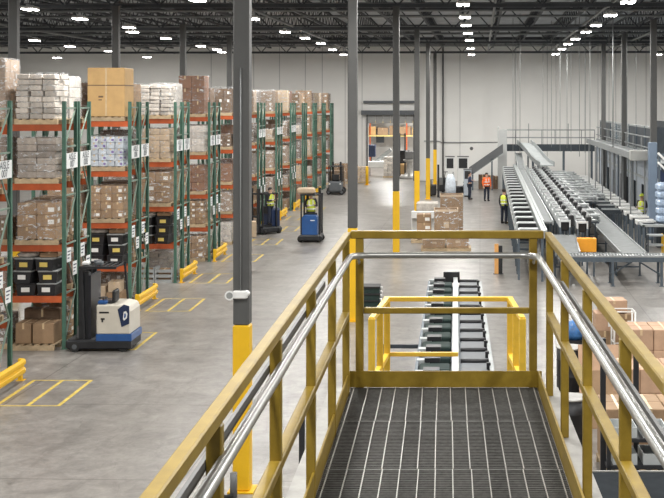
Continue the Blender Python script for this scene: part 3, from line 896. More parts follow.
belt('short grey belt sloping down to the cross roller conveyor left of the orange box', 2.55, 3.40, 40.6, 42.7, .97, 1.35, legs=1)
belt('grey incline belt at the far end of the sorter rising under the walkway', 2.50, 2.98, 79.3, 85.8, 1.70, 2.5, legs=2)
# --- drive modules (two rows)
def make_module(w):
    t = thing('drive_module', '', 'conveyor drive', (0, 0, 0), 0, 'white drive modules with black motors on the sorter')
    MB().box(-w / 2, -w / 2 + .05, 0, 1.95, -.16, .06).box(w / 2 - .05, w / 2, 0, 1.95, -.16, .06).box(-w / 2, w / 2, 0, .10, .03, .10).box(-w / 2, w / 2, .9, 1.0, .03, .10).build('module_frame', conv_bright, t, (0, 0, ZC))
    MB().box(-w / 2 + .05, w / 2 - .05, .98, 1.95, -.16, -.10).build('bed', conv_dark, t, (0, 0, ZC))
    MB().rbox(-w / 2 + .05, w / 2 - .05, .14, .84, -.30, .10, .04).build('motor', black, t, (0, 0, ZC))
    MB().rbox(w / 2 - .04, w / 2 + .13, .15, .75, -.15, .26, .03).build('drive_cover', black, t, (0, 0, ZC))
    MB().box(-w / 2 - .04, -w / 2 + .04, .95, 1.15, 0, .28).build('bracket', conv_white, t, (0, 0, ZC))
    m = MB()
    for i in range(2): m.tube([(-w / 2 + .05, 1.35 + i * .24, -.05), (w / 2 - .05, 1.15 + i * .24, -.05)], .045, 6)
    m.build('rollers', roller, t, (0, 0, ZC))['kind'] = 'stuff'
    for x in (-w / 2 + .035, w / 2 - .035): MB().box(x - .03, x + .03, .02, .08, 0, ZC - .16).build('leg', conv_leg, t)
    return t
ma = make_module(.40)
for row, (x, n, y0) in enumerate(((3.04, 17, Y(42.9)), (3.62, 17, Y(42.4)))):
    for i in range(n):
        o = ma if (row == 0 and i == 0) else copy_tree(ma)
        o.location = (x + (.009, .009)[row] * i, y0 + i * 2.1, 0)
        o['label'] = 'white module with black motor, %s in the %s motor row of the sorter' % (ORD[i], ('left', 'right')[row])
# --- second belt, level with the cross conveyor
belt('wide smooth grey belt right of the orange box running up to the cross conveyor', 4.72, 5.62, 40.6, 58, .97, .97, legs=5, side=.14)
# --- broad roller lanes further in
def roller_lane(label, x0, x1, d0, d1, z, step=.45, cross=1.3, legs=6):
    y0, y1 = Y(d0), Y(d1); L_ = y1 - y0
    t = thing('roller_lane', label, 'conveyor', ((x0 + x1) / 2, y0, 0)); hw = (x1 - x0) / 2
    MB().box(-hw, -hw + .06, 0, L_, z - .14, z + .05).build('side_frame', conv_alu, t); MB().box(hw - .06, hw, 0, L_, z - .14, z + .05).build('side_frame', conv_alu, t)
    m = MB(); y = .1
    while y < L_: m.tube([(-hw + .06, y, z - .08), (hw - .06, y, z - .08)], .035, 6); y += step * 1.5
    m.build('rollers', roller, t)['kind'] = 'stuff'
    y = .3; k = 0
    while y < L_:
        MB().box(-hw - .02, hw + .02, y, y + .40, z + .06, z + .12).box(-hw - .02, -hw + .04, y, y + .40, z - .1, z + .06).build('cross_cover', conv_white, t); y += cross * (1 + .2 * (k % 3)); k += 1
    MB().box(-hw + .06, hw - .06, 0, L_, z - .2, z - .14).build('underpan', conv_dark, t)
    for i in range(legs): leg_pair(t, -hw + .03, hw - .03, L_ * (i + .3) / legs, z - .2)
    return t
roller_lane('narrow roller lane right of the drive modules', 4.12, 4.62, 46, 83, 1.62, .5, 2.2)
roller_lane('broad roller lane with white cross covers beyond the smooth grey belt', 4.80, 5.75, 58.6, 83, 1.35, .45, 1.9)
roller_lane('roller lane next to the row of short spur conveyors', 5.85, 6.5, 62.5, 84, 1.2, .45, 1.7)
for i, (d, lb) in enumerate(((56.8, 'front'), (59.2, 'middle'), (61.4, 'rear'))):
    t = thing('cross_conveyor', 'dark cross conveyor between the grey belt and the spurs, %s one of three' % lb, 'conveyor', (5.79, Y(d), 0), 0, 'dark cross conveyors')
    MB().box(0, .85, 0, .55, .82, .98).build('bed', conv_dark, t); MB().box(0, .85, -.06, 0, .82, 1.0).build('side_frame', conv_dark, t); MB().box(0, .85, -.07, .02, 1.0, 1.03).build('edge_strip', conv_white, t); MB().box(0, .85, .55, .61, .82, 1.03).build('side_frame', conv_alu, t)
    for x in (.06, .79):
        for yy in (0, .5): MB().box(x - .03, x + .03, yy, yy + .06, 0, .82).build('leg', conv_leg, t)
# --- short spurs at the right
def make_spur():
    t = thing('spur_conveyor', '', 'conveyor', (0, 0, 0), 0, 'short white spur conveyors at the right')
    MB().box(0, .78, 0, .22, -.03, .04).box(0, .78, .70, .92, -.03, .04).box(0, .08, .13, .79, -.14, .03).build('spur_frame', white_p, t, (0, 0, 1.0))
    m = MB()
    for i in range(6): m.tube([(.14 + i * .1, .13, -.01), (.14 + i * .1, .79, -.01)], .03, 6)
    m.build('rollers', roller, t, (0, 0, 1.0))['kind'] = 'stuff'
    MB().box(.08, .78, .13, .79, -.13, -.08).build('underpan', conv_dark, t, (0, 0, 1.0))
    for x in (.04, .74):
        for yy in (.05, .87): MB().box(x - .035, x + .035, yy - .035, yy + .035, 0, .88).build('leg', conv_leg, t)
    return t
sp = make_spur()
for i in range(16):
    o = sp if i == 0 else copy_tree(sp)
    o.location = (6.68, Y(50.9, 6.7) + i * 2.08, 0); o['label'] = '%s short white spur conveyor from the front in the row at the right' % ORD[i]
# long white-framed table at the very right, with steel shelf unit
t = thing('packing_bench', 'white-framed bench with steel shelves at the right frame edge', 'bench', tuple(P(646, 49.0)), 0)
MB().box(-.15, 2.2, 0, .10, .98, 1.06).box(-.15, -.05, 0, 1.0, .98, 1.06).build('bench_top_frame', conv_white, t)
MB().box(-.05, 2.2, .1, 1.0, .96, 1.0).build('bench_bed', conv_alu, t)
for x in (-.1, 1.1, 2.15):
    for yy in (.05, .95): MB().box(x - .04, x + .04, yy - .04, yy + .04, 0, .98).build('leg', conv_leg, t)
t = thing('shelf_unit', 'low steel shelf unit with a yellow end post before the white-framed bench', 'shelf', tuple(P(648, 46.4)), 0)
for z in (.12, .5, .88): MB().box(0, .62, 0, .5, z, z + .05).build('shelf', conv_alu if z > .2 else conv_dark, t)
for x in (.0, .62):
    for yy in (0, .5): MB().box(x - .025, x + .025, yy - .025, yy + .025, 0, .95).build('upright', conv_dark if x < .5 else safety, t)

# --- cross roller conveyor in front
d0 = 40.; y0 = Y(39.5, 4)
xa, xb = 2.62, 9.2
t = thing('roller_conveyor', 'steel roller conveyor running crosswise in front of the sorter lanes', 'conveyor', (xa, y0, 0))
L_ = xb - xa
for yy in (0, .78): MB().box(0, L_, yy, yy + .05, .80, 1.0).build('side_frame', conv_leg if yy == 0 else conv_alu, t)
MB().box(0, L_, -.01, .0, .955, 1.0).build('edge_strip', conv_alu, t)
rm = MB().tube([(0, .05, 0), (0, .78, 0)], .035, 8).mesh('roller', roller)
n = int(L_ / .105)
for i in range(min(n, 62)): link('roller', rm, t, (.07 + i * .105, 0, .945))
for x in (.15, 1.75, 3.35, 4.75, 6.2):
    for yy in (.03, .8): MB().box(x - .04, x + .04, yy - .04, yy + .04, .012, .8).box(x - .08, x + .08, yy - .08, yy + .08, 0, .012).build('leg', conv_leg, t)
    MB().box(x - .03, x + .03, .05, .78, .3, .36).build('leg_brace', conv_leg, t)
for a, b in ((1.75, 2.5), (3.35, 2.6), (4.75, 4.0)):
    MB().bar((a, .42, .34), (b, .42, .8), .05).build('diagonal_brace', conv_leg, t)
# orange box below the modules
t = thing('cable_cabinet', 'bright orange cabinet on legs at the near end of the motor rows', 'cabinet', tuple(P(587, 41.6)), 0)
MB().rbox(-.33, .33, 0, .35, .86, 1.34, .02).build('housing', orange_p, t)
for x in (-.25, .25): MB().box(x - .03, x + .03, .1, .16, 0, .86).build('leg', conv_leg, t)

# --- mezzanine at the far end, incline, chute
dM = 86.; yM = Y(dM, 4)
t = thing('mezzanine_walkway', 'grey steel walkway with railings across the far end of the sorter', 'walkway', (1.6, yM, 0))
Lw = 6.6
MB().box(0, Lw, 0, 1.8, 2.78, 2.98).build('walkway_deck', conv_alu, t)
MB().box(0, Lw, -.06, .0, 2.62, 3.12).build('fascia', conv_dark, t)
for z in (3.55, 4.1): MB().box(0, Lw, 0, .07, z, z + .08).build('guard_bar', pipe_grey, t)
for i in range(8): MB().box(Lw * i / 7 - .03, Lw * i / 7 + .03, 0, .06, 2.98, 4.15 if i not in (2, 5) else 4.6).build('guard_post', pipe_grey, t)
for x in (.15, 2.2, 4.4, 6.4): MB().box(x - .08, x + .08, .1, .26, 0, 2.78).build('support_leg', conv_leg, t)
t = thing('end_panel', 'tall pale grey sheet panel where the incline conveyor meets the walkway', 'panel', (1.28, yM - 1.2, 0))
MB().box(0, .08, 0, 2.4, 0, 4.35).build('sheet', mat('pale_panel', (.52, .53, .52), .5, 0, .06, 2), t)
MB().box(-.02, .62, -.05, .02, 0, 4.2).build('sheet_front', mat('pale_panel', (.52, .53, .52), .5), t)
# inclined conveyor rising to the right
t = thing('incline_conveyor', 'dark-sided conveyor rising to the right behind the worker in orange', 'conveyor', (0, 0, 0))
a = P(469, 83.5, 1.25); b = P(503, 83.5, 2.95)
t.location = (a.x, a.y, 0)
dx = b.x - a.x
for yy in (0, .8): MB().prism([(0, .95), (dx, 2.6), (dx, 3.2), (0, 1.55)], yy, yy + .06, 'y').build('side_panel', mat('incline_grey', (.13, .135, .14), .6, 0, .1, 2), t)
MB().prism([(0, 1.32), (dx, 3.0), (dx, 3.05), (0, 1.37)], .06, .8, 'y').build('belt', conv_belt, t)
MB().prism([(0, .90), (dx, 2.55), (dx, 2.6), (0, .95)], -.02, .06, 'y').build('edge_strip', conv_white, t)
for x in (.25, 1.6): MB().box(x - .05, x + .05, .0, .08, 0, 1.1 + x / dx * 1.68).build('leg', conv_leg, t); MB().box(x - .05, x + .05, .8, .88, 0, 1.1 + x / dx * 1.68).build('leg', conv_leg, t)
# curved chute from the walkway down into the lanes
t = thing('feed_chute', 'pale curved feed chute sweeping down from the walkway into the sorter lanes', 'chute', (0, 0, 0))
pts = [P(524, 85.7, 3.2), P(528, 84.6, 3.0), P(533, 83.4, 2.65), P(538, 82.2, 2.25), P(543, 80.8, 2.0), P(547, 79.8, 1.9)]
t.location = (pts[0].x, pts[0].y, 0); o = Vector((pts[0].x, pts[0].y, 0))
vs = []; vl = []; vr = []
m = MB(); ml = MB(); mr_ = MB()
for i in range(len(pts) - 1):
    p, q = pts[i] - o, pts[i + 1] - o
    m.bar(p, q, .9, .06); 
    e = Vector((.48, 0, .1)); ml.bar(p - Vector((.48, 0, -.1)), q - Vector((.48, 0, -.1)), .05, .32); mr_.bar(p + e, q + e, .05, .32)
m.build('chute_bed', conv_white, t); ml.build('side_wall', conv_alu, t); mr_.build('side_wall', conv_alu, t)
for p in (pts[1], pts[3]):
    q = p - o; MB().box(q.x - .05, q.x + .05, q.y - .05, q.y + .05, 0, q.z - .05).build('leg', conv_leg, t)
# --- elevated conveyor on the right
x0, x1 = 6.82, 7.75
yE0, yE1 = Y(54.2, 7), Y(77, 7)
t = thing('elevated_conveyor', 'long overhead conveyor on slim posts at the right with a boxed end', 'conveyor', (x0, yE0, 0)); Le = yE1 - yE0
MB().box(.06, .64, 0, Le, 3.52, 3.70).build('bed', conv_belt, t)
for x in (0, .64): MB().box(x, x + .06, 0, Le, 3.50, 3.80).build('side_frame', conv_belt, t)
MB().rbox(-.06, .76, -.5, .25, 3.45, 3.92, .03).build('end_box', mat('end_box_grey', (.33, .33, .31), .5, 0, .05, 3), t)
for i in range(6):
    yy = .4 + i * 4.16
    for x in (.03, .67): MB().box(x - .03, x + .03, yy, yy + .06, 0, 3.45).build('support_leg', pipe_grey, t)
# --- sorting bays behind the spurs
XB = 8.12
yb0 = Y(54.0, 8)
for i in range(9):
    y = yb0 + i * 3.25
    lb = '%s grey-blue sorting bay with dark doorway behind the spur conveyors' % ORD[i]
    t = thing('sorting_bay', lb, 'sorting bay', (XB, y, 0), 0, 'grey-blue sorting bays at the right')
    MB().box(0, .03, 0, 1.6, 0, 3.3).box(0, .03, 1.6, 3.2, 2.0, 3.3).build('bay_panel', chute_blue, t)
    MB().box(.9, .95, 0, 3.2, 0, 3.3).build('bay_back', conv_dark, t)
    MB().box(.03, .9, 0, .05, 0, 3.3).build('bay_side', conv_dark, t)
    MB().box(-.05, 0, 0, 3.2, 2.3, 2.42).build('ledge', conv_alu, t)
    MB().box(-.06, -.0, 1.54, 1.60, 0, 3.3).build('bay_post', conv_alu, t)
    MB().box(0.0, .95, 0, 3.2, 3.3, 3.34).build('bay_roof', conv_alu, t)
# control cabin on the mezzanine behind
y = Y(58, 9)
t = thing('control_cabin', 'dark glazed control cabin on posts high above the sorting bays', 'cabin', (8.4, y, 0))
LC = 26
MB().box(0, 3.6, 0, LC, 3.45, 3.6).build('cabin_floor', conv_leg, t)
MB().box(0, .08, 0, LC, 3.6, 3.7).box(0, .08, 0, LC, 4.78, 4.88).build('window_rail', conv_alu, t)
gl = mat('cabin_glass', (.22, .26, .28), .1, 0, .25, .8)
for i in range(8): MB().box(.02, .06, i * 3.25, i * 3.25 + 3.13, 3.7, 4.78).build('window_pane', gl if i in (3, 4, 5) else conv_dark, t); MB().box(-.02, .1, i * 3.25 + 3.13, i * 3.25 + 3.25, 3.6, 4.88).build('mullion', conv_leg, t)
MB().box(.1, 3.6, 0, .08, 3.6, 4.88).build('end_wall', conv_dark, t); MB().box(3.5, 3.6, 0, LC, 3.6, 4.88).build('back_wall', conv_dark, t)
for yy in (.2, 13, LC - .2):
    for x in (1.1, 3.3): MB().box(x - .08, x + .08, yy - .08, yy + .08, 0, 3.45).build('cabin_post', conv_leg, t)
# guard rail over the overhead conveyor
t = thing('guardrail', 'thin grey railing along the overhead conveyor before the control cabin', 'guardrail', (7.95, Y(56, 8.7), 0))
MB().box(-.12, .36, 0, 26, 3.36, 3.42).build('walk_plate', conv_alu, t)
for z in (3.9, 4.4): MB().box(-.03, .03, 0, 26, z, z + .05).build('guard_bar', pipe_grey, t)
for i in range(9): MB().box(-.03, .03, i * 3.1, i * 3.1 + .06, 3.42, 4.45).build('guard_post', pipe_grey, t)
for i in range(5): MB().box(-.08, .0, i * 6.3, i * 6.3 + .08, 0, 3.36).build('guard_leg', conv_leg, t)
# sleeve adding the column's bluish light as colour; white clutter at the right
cs = P(652.5, 53.2)
t = thing('lit_column_sleeve', 'bluish-lit column sleeve added beside the overhead conveyor end box', 'post', cs, 0)
MB().rbox(-.19, .19, -.19, .19, .02, 4.3, .03).build('shaft', mat('column_bluish_light', (.16, .21, .28), .5, 0, .06, 2), t); MB().box(-.26, .26, -.26, .26, 0, .02).build('base_plate', conv_leg, t)
q = P(665, 50.5)
bl = mat('blue_film', (.36, .45, .58), .35, 0, .35, 9)
for i in range(5):
    m = MB().rbox(-.35, .35, -.4, .4, 0, .33, .09)
    tag(m.build('film_bale', bl, None, (q.x + rnd.uniform(-.04, .04), q.y, 1.02 + i * .335), rnd.uniform(-.1, .1)), 'pale blue film-wrapped bale at the right edge, %s of five in its stack' % ('lowest', 'second', 'middle', 'fourth', 'topmost')[i], 'bale', 'pale blue bales')
tag(MB().rbox(-.42, .42, -.45, .45, 0, 1.018, .03).build('bale_plinth', conv_dark, None, (q.x, q.y, 0)), 'dark plinth under the stack of pale blue bales at the right edge', 'plinth')
t = thing('stair_stringer', 'white sloping stair rail with dark stair side at the right frame edge', 'stair', tuple(P(658, 51.5)), 0)
MB().bar((0, 0, 3.9), (2.2, 0, 1.7), .09).bar((0, 0, 3.5), (2.2, 0, 1.3), .09).build('hand_bar', white_p, t)
MB().prism([(0, 3.3), (2.2, 1.1), (2.2, .6), (0, 2.8)], .1, .16, 'y').build('stair_side', truck_navy, t)
MB().box(0.02, .1, 0, .1, 0, 3.9).box(2.1, 2.2, 0, .1, 0, 1.8).build('stair_post', conv_leg, t)
# thin white drops hanging from the roof
rodx = [(513, 70, 3.3), (516, 78, 3.3), (520, 66, 3.2), (543, 80, 3.3), (551.5, 72, 3.4), (556, 82, 3.2), (560, 68, 3.3), (567, 76, 3.2), (571, 70, 3.2), (579.5, 64, 3.2), (585, 74, 3.0), (590, 68, 3.4), (598, 80, 3.4), (609, 70, 3.8), (613, 58, 3.9), (627, 62, 4.0), (636, 74, 3.9)]
drop = {}
pos_w = ['leftmost', 'second', 'third']
for i, (px, d, z) in enumerate(rodx):
    p = P(px, d)
    o = MB().tube([(0, 0, 0), (0, 0, ZR - z)], .03 if px == 613 else .017, 6).build('drop_conduit', pipe_grey, None, (p.x, p.y, z))
    tag(o, 'thin white conduit hanging from the roof over the conveyors, %s from the left' % ORD[i], 'conduit', 'white conduits hanging from the roof')

# --- conveyor below the platform
dn, df = 21.5, 36.4
ax = C(.19, dn); bx = C(.335, df)
rz = -math.atan2((bx - ax).x, (bx - ax).y)
t = thing('roller_conveyor', 'dark green belt and roller conveyor seen through the yellow landing guard', 'conveyor', (ax.x, ax.y, 0), rz)
Lc = (bx - ax).length; zc = .70
MB().box(-.05, .08, 0, Lc, zc - .1, zc + .06).build('centre_strip', conv_alu, t)
MB().box(-.80, -.74, 0, Lc - .6, zc - .2, zc + .02).build('side_frame', conv_leg, t)
MB().box(.70, .78, 0, Lc - .9, zc - .2, zc + .06).build('side_frame', conv_alu, t)
MB().box(-.74, .70, 0, Lc - .4, zc - .24, zc - .18).build('underpan', conv_leg, t)
y = .2; i = 0
while y < Lc - .9:
    MB().rbox(-.72, -.08, y, y + .62, zc - .15, zc + .0, .03).build('belt_segment', green_belt, t)
    MB().box(-.78, -.52, y + .70, y + .92, zc - .12, zc + .04).build('white_bridge', conv_white, t)
    MB().box(-.62, -.30, y + .66, y + .96, zc + .0, zc + .09).build('sensor_bar', black, t)
    MB().box(.14, .66, y, y + .72, zc - .12, zc - .02).build('pad', truck_grey, t)
    MB().tube([(.12, y + .84, zc - .01), (.70, y + .84, zc - .01)], .05, 8).build('roller', black, t)
    MB().box(.64, .72, y + .1, y + .2, zc - .03, zc + .11).build('side_bracket', black, t)
    y += 1.12
MB().box(-.35, .14, Lc - .12, Lc - .02, zc - .1, zc + .22).build('end_stop', black, t)
for yy in (.4, 5, 10, Lc - 1.2): leg_pair(t, -.77, .74, yy, zc - .2)
MB().box(-1.62, -.8, 5.1, 5.18, zc - .12, zc - .04).box(-1.66, -1.58, 4.0, 5.18, zc - .12, zc - .04).box(-1.66, -1.58, 5.1, 5.18, 0, zc - .12).box(-1.66, -1.58, 4.0, 4.08, 0, zc - .12).build('side_bracket_frame', conv_dark, t)
# green-black crate by the second column
q = G(371, 306)
t = thing('floor_crate', 'dark green slatted crate on the floor by the second yellow column', 'crate', q, TH)
for i in range(3): MB().box(-.26, .26, -.3, .3, .02 + i * .2, .17 + i * .2).build('crate_tier', green_belt, t); MB().box(-.28, .28, -.32, .32, .17 + i * .2, .22 + i * .2).build('tier_rim', black, t)
for i in range(5): MB().tube([(.3, -.25 + i * .12, .05 + i * .1), (.3, -.25 + i * .12, .15 + i * .1)], .035, 8).build('side_roller', white_p, t)
# bollard sign
q = G(499, 274)
t = thing('bollard', 'short bollard with orange face and dark side on the floor before the sorter', 'bollard', q, TH)
MB().box(-.16, -.02, -.03, .06, 0.01, 1.06).build('orange_face', mat('bollard_orange', (.75, .38, .12), .5, 0, .06, 4), t); MB().box(-.02, .12, -.03, .06, 0.01, 1.0).build('dark_face', blackm, t); MB().box(-.2, .16, -.1, .12, 0, .01).build('base_plate', blackm, t)
# ================================================================== PEOPLE
def skin_mesh(name, verts, edges, rad, m, root=0, sub=1):
    me = bpy.data.meshes.new(name); me.from_pydata(verts, edges, []); me.update()
    o = bpy.data.objects.new(name, me); COL.objects.link(o)
    md = o.modifiers.new('skin', 'SKIN'); md.use_smooth_shade = True
    lay = me.skin_vertices[0]
    for i, r_ in enumerate(rad):
        lay.data[i].radius = (r_, r_) if not isinstance(r_, tuple) else r_
        lay.data[i].use_root = (i == root)
    if sub:
        s = o.modifiers.new('sub', 'SUBSURF'); s.levels = sub; s.render_levels = sub
    dg = bpy.context.evaluated_depsgraph_get(); dg.update()
    out = bpy.data.meshes.new_from_object(o.evaluated_get(dg))
    bpy.data.objects.remove(o); bpy.data.meshes.remove(me)
    out.materials.clear(); out.materials.append(m); out.name = name
    for p in out.polygons: p.use_smooth = True
    return out
def person(label, loc, rz, arms, legs=None, vest=hv_orange, trousers=denim, shirt=shirt_gr, head='hair', headcol=hair_dk, lean=0., sit=False, group=None):
    """faces -y; arms: for s=-1,+1 (elbow, wrist) offsets from the shoulder"""
    root = thing('person', label, 'person', loc, rz, group)
    hz = .93
    J = {'pelvis': (0, 0, hz), 'belly': (0, -.02 - lean * .3, hz + .18), 'chest': (0, -.01 - lean * .7, hz + .38), 'neck': (0, -.01 - lean, hz + .56), 'head': (0, -.025 - lean * 1.1, hz + .69), 'top': (0, -.01 - lean * 1.1, hz + .79)}
    names = list(J); V = [J[n] for n in names]; E = [(0, 1), (1, 2), (2, 3), (3, 4), (4, 5)]
    Rr = [.115, .115, .13, .055, .092, .075]
    def add(p, par, r_): V.append(tuple(p)); Rr.append(r_); E.append((par, len(V) - 1)); return len(V) - 1
    chest = Vector(J['chest']); arm_pts = {}; leg_pts = {}
    for s in (-1, 1):
        sh = chest + Vector((s * .19, .0, .10)); a = add(sh, 2, .062)
        el = sh + Vector(arms[s][0]); wr = el + Vector(arms[s][1])
        b = add(el, a, .045); c = add(wr, b, .03)
        dirn = Vector(arms[s][1]).normalized()
        side = Vector((1, 0, 0)) - dirn * dirn.x; side.normalize(); nrm = dirn.cross(side)
        if nrm.y > 0: nrm = -nrm
        h = add(wr + dirn * .065, c, .034)
        for f in range(4):
            base = wr + dirn * .09 + side * (f - 1.5) * .021
            f1 = add(base, h, .0105); ln = (.035, .042, .04, .03)[f]
            f2 = add(base + dirn * ln + nrm * .010, f1, .009); add(base + dirn * (ln + .022) + nrm * .03, f2, .008)
        tb = add(wr + dirn * .035 - side * s * .042, c, .012); add(wr + dirn * .075 - side * s * .055 + nrm * .015, tb, .0095)
        arm_pts[s] = (sh, el, wr)
        L_ = (legs or {}).get(s, ((s * .02, -.02, -.42), (0, .03, -.42)))
        hp = Vector((s * .095, 0, hz - .04)); kn = hp + Vector(L_[0]); an = kn + Vector(L_[1])
        i1 = add(hp, 0, .088); i2 = add(kn, i1, .058); i3 = add(an, i2, .042); add(an + Vector((s * .01, -.13, -.035)), i3, .035)
        leg_pts[s] = (hp, kn, an)
    hd = Vector(J['head'])
    body = skin_mesh('body', V, E, Rr, skin)
    # nose, ears and mouth belong to the same body mesh
    bm = bmesh.new(); bm.from_mesh(body)
    def blob(c, r_, sc):
        q = bmesh.ops.create_icosphere(bm, subdivisions=1, radius=r_)
        for v in q['verts']: v.co = Vector((v.co.x * sc[0], v.co.y * sc[1], v.co.z * sc[2])) + Vector(c)
    blob(hd + Vector((0, -.098, -.005)), .02, (.7, 1, 1.2)); blob(hd + Vector((.09, .01, 0)), .03, (.4, .8, 1.2)); blob(hd + Vector((-.09, .01, 0)), .03, (.4, .8, 1.2)); blob(hd + Vector((0, -.082, -.045)), .022, (1.2, .4, .3))
    bm.to_mesh(body); bm.free()
    link('body', body, root)
    for s in (-1, 1): MB().lathe([(.002, -.012), (.011, -.004), (.011, .004), (.002, .012)], (hd.x + s * .036, hd.y - .084, hd.z + .022), 8).build('eye', hair_dk, root)
    tv = []; te = []; tr_ = []
    tv.append((0, 0, hz + .02)); tr_.append(.135)
    for s in (-1, 1):
        hp, kn, an = leg_pts[s]; b = len(tv)
        tv += [tuple(hp), tuple(kn), tuple(an + Vector((0, 0, .02)))]; tr_ += [.105, .078, .068]; te += [(0, b), (b, b + 1), (b + 1, b + 2)]
    link('trousers', skin_mesh('trousers', tv, te, tr_, trousers), root)
    sv = [J['pelvis'], J['belly'], J['chest'], tuple(Vector(J['neck']) + Vector((0, 0, -.05)))]; se = [(0, 1), (1, 2), (2, 3)]; sr = [.135, .13, .145, .075]
    for s in (-1, 1):
        sh, el, wr = arm_pts[s]; b = len(sv)
        sv += [tuple(sh), tuple(el), tuple(wr)]; sr += [.078, .06, .045]; se += [(2, b), (b, b + 1), (b + 1, b + 2)]
    link('shirt', skin_mesh('shirt', sv, se, sr, shirt), root)
    if vest:
        def at(t): # along the spine
            return -.02 - lean * t
        rings = [(0, at(0), hz - .03, .20, .155), (0, at(.25), hz + .14, .185, .15), (0, at(.6), hz + .30, .20, .16), (0, at(.8), hz + .44, .195, .145), (0, at(.95), hz + .50, .12, .10)]
        v = MB().loft(rings, 16).build('safety_vest', vest, root)
        for z, t, w_, d_ in ((hz + .05, .1, .203, .163), (hz + .22, .42, .204, .163)):
            MB().loft([(0, at(t), z, w_, d_), (0, at(t), z + .05, w_, d_)], 16).build('reflective_band', reflect, v)
        for s in (-1, 1): MB().bar((s * .09, at(.42) - .165, hz + .27), (s * .085, at(.8) - .15, hz + .46), .045, .006, 0, (0, 1, 0)).build('reflective_band', reflect, v)
    for s in (-1, 1):
        an = leg_pts[s][2]
        MB().rbox(an.x - .05, an.x + .05, an.y - .19, an.y + .075, 0 if not sit else an.z - .09, (.085 if not sit else an.z + .0), .03).rbox(an.x - .05, an.x + .05, an.y - .06, an.y + .07, .06 if not sit else an.z - .03, .17 if not sit else an.z + .08, .03).build('boot', black, root)
    tp = hd + Vector((0, .012, .02))
    if head == 'hair':
        MB().loft([(tp.x, tp.y + .03, tp.z - .04, .09, .075), (tp.x, tp.y + .022, tp.z + .02, .104, .098), (tp.x, tp.y + .02, tp.z + .075, .094, .095), (tp.x, tp.y + .02, tp.z + .115, .05, .055)], 14).build('hair', headcol, root)
    else:
        hh = MB().loft([(tp.x, tp.y, tp.z + .03, .115, .125), (tp.x, tp.y, tp.z + .05, .112, .122), (tp.x, tp.y, tp.z + .11, .09, .10), (tp.x, tp.y, tp.z + .14, .045, .05)], 16).build('hard_hat', headcol, root)
        MB().loft([(tp.x, tp.y - .02, tp.z + .025, .13, .16), (tp.x, tp.y - .02, tp.z + .035, .128, .158)], 16).build('hat_brim', headcol, hh)
    return root
down = {-1: ((-.06, .02, -.29), (-.01, -.07, -.25)), 1: ((.06, .02, -.29), (.01, -.07, -.25))}
fold = {-1: ((-.06, .0, -.28), (.10, -.20, .02)), 1: ((.06, .0, -.28), (-.08, -.20, .06))}
walk = {-1: ((-.02, -.08, -.41), (0, .04, -.41)), 1: ((.02, .06, -.42), (0, .10, -.40))}
q = G(486.5, 201)
person('person in an orange safety vest and dark trousers standing before the inclined conveyor', q, TH + .3, {-1: ((-.07, .0, -.28), (.02, -.12, -.22)), 1: down[1]}, vest=hv_orange, shirt=hv_orange)
q = G(504, 223.5)
person('person in a lime safety vest and dark trousers standing left of the white-topped tables', q, TH + 2.5, down, vest=hv_yellow, shirt=shirt_dk)
q = P(642, 56.6)
person('person in a yellow hard hat and dark clothes in the dark doorway at the right', q, TH - .6, fold, vest=hv_yellow, shirt=shirt_dk, head='hat', headcol=hv_yellow)
q = P(469.5, 75.5)
person('person in dark blue clothes standing beside the blue-grey wrapping machine', q, TH + 1.8, fold, vest=None, shirt=truck_navy)

# ================================================================== VEHICLES
def wheel(x, y, r_, w, parent, name='wheel', along='y'):
    m = MB(); a, b = ((x, y - w / 2, r_), (x, y + w / 2, r_)) if along == 'y' else ((x - w / 2, y, r_), (x + w / 2, y, r_))
    m.tube([a, b], r_, 16); m.tube([tuple(Vector(a) - (Vector(b) - Vector(a)) * .04), tuple(Vector(b) + (Vector(b) - Vector(a)) * .04)], r_ * .5, 10, 1)
    return m.build(name, [rubber, truck_grey], parent)
# cream reach truck, mast to the left
q = P(104.3, 29.55)
t = thing('reach_truck', 'cream and blue reach truck with black mast parked at the second rack row', 'forklift', (q.x, q.y, 0), TH); t.scale = (.93, .93, .97)
MB().rbox(-.86, .84, -.56, .56, .05, .30, .05).build('chassis', blackm, t)
for x, y in ((-.62, -.5), (-.62, .5), (.62, -.45), (.62, .45)): wheel(x, y, .13, .14, t)
MB().prism([(-.06, .43), (.82, .43), (.82, 1.0), (.76, 1.12), (.55, 1.17), (-.06, 1.17)], -.53, .53, 'y').build('body_cover', cream, t, bevel=.03)
MB().prism([(-.07, .26), (.86, .26), (.86, .44), (-.07, .44)], -.55, .55, 'y').build('blue_band', truck_blue, t, bevel=.015)
bd = MB().prism([(.60, .62), (.80, .70), (.80, 1.14), (.66, 1.18), (.50, 1.06)], -.545, -.525, 'y').build('corner_panel', truck_navy, t)
MB().prism([(.64, .82), (.67, .78), (.74, .84), (.76, .95), (.72, 1.02), (.66, 1.0)], -.553, -.545, 'y').prism([(.67, .86), (.69, .84), (.715, .87), (.72, .93), (.70, .97), (.675, .95)], -.557, -.553, 'y', 1).build('emblem', [white_p, truck_blue], bd)
MB().box(.02, .27, -.542, -.53, .96, 1.0).build('vent_slot', black, t); MB().box(.06, .16, -.542, -.53, .80, .84).build('latch', black, t); MB().box(.08, .12, -.545, -.53, .74, .80).build('latch_handle', black, t)
MB().rbox(.0, .34, -.35, .1, 1.17, 1.25, .03).build('seat', black, t); MB().rbox(.30, .38, -.35, .1, 1.2, 1.5, .03).build('seat_back', black, t)
st = MB(); st.tube([(.08 + .11 * cos(R(a)), -.38 + .11 * sin(R(a)), 1.33) for a in range(0, 361, 30)], .014, 6); st.bar((.08, -.38, 1.2), (.08, -.38, 1.33), .03)
st.build('steering_wheel', black, t)
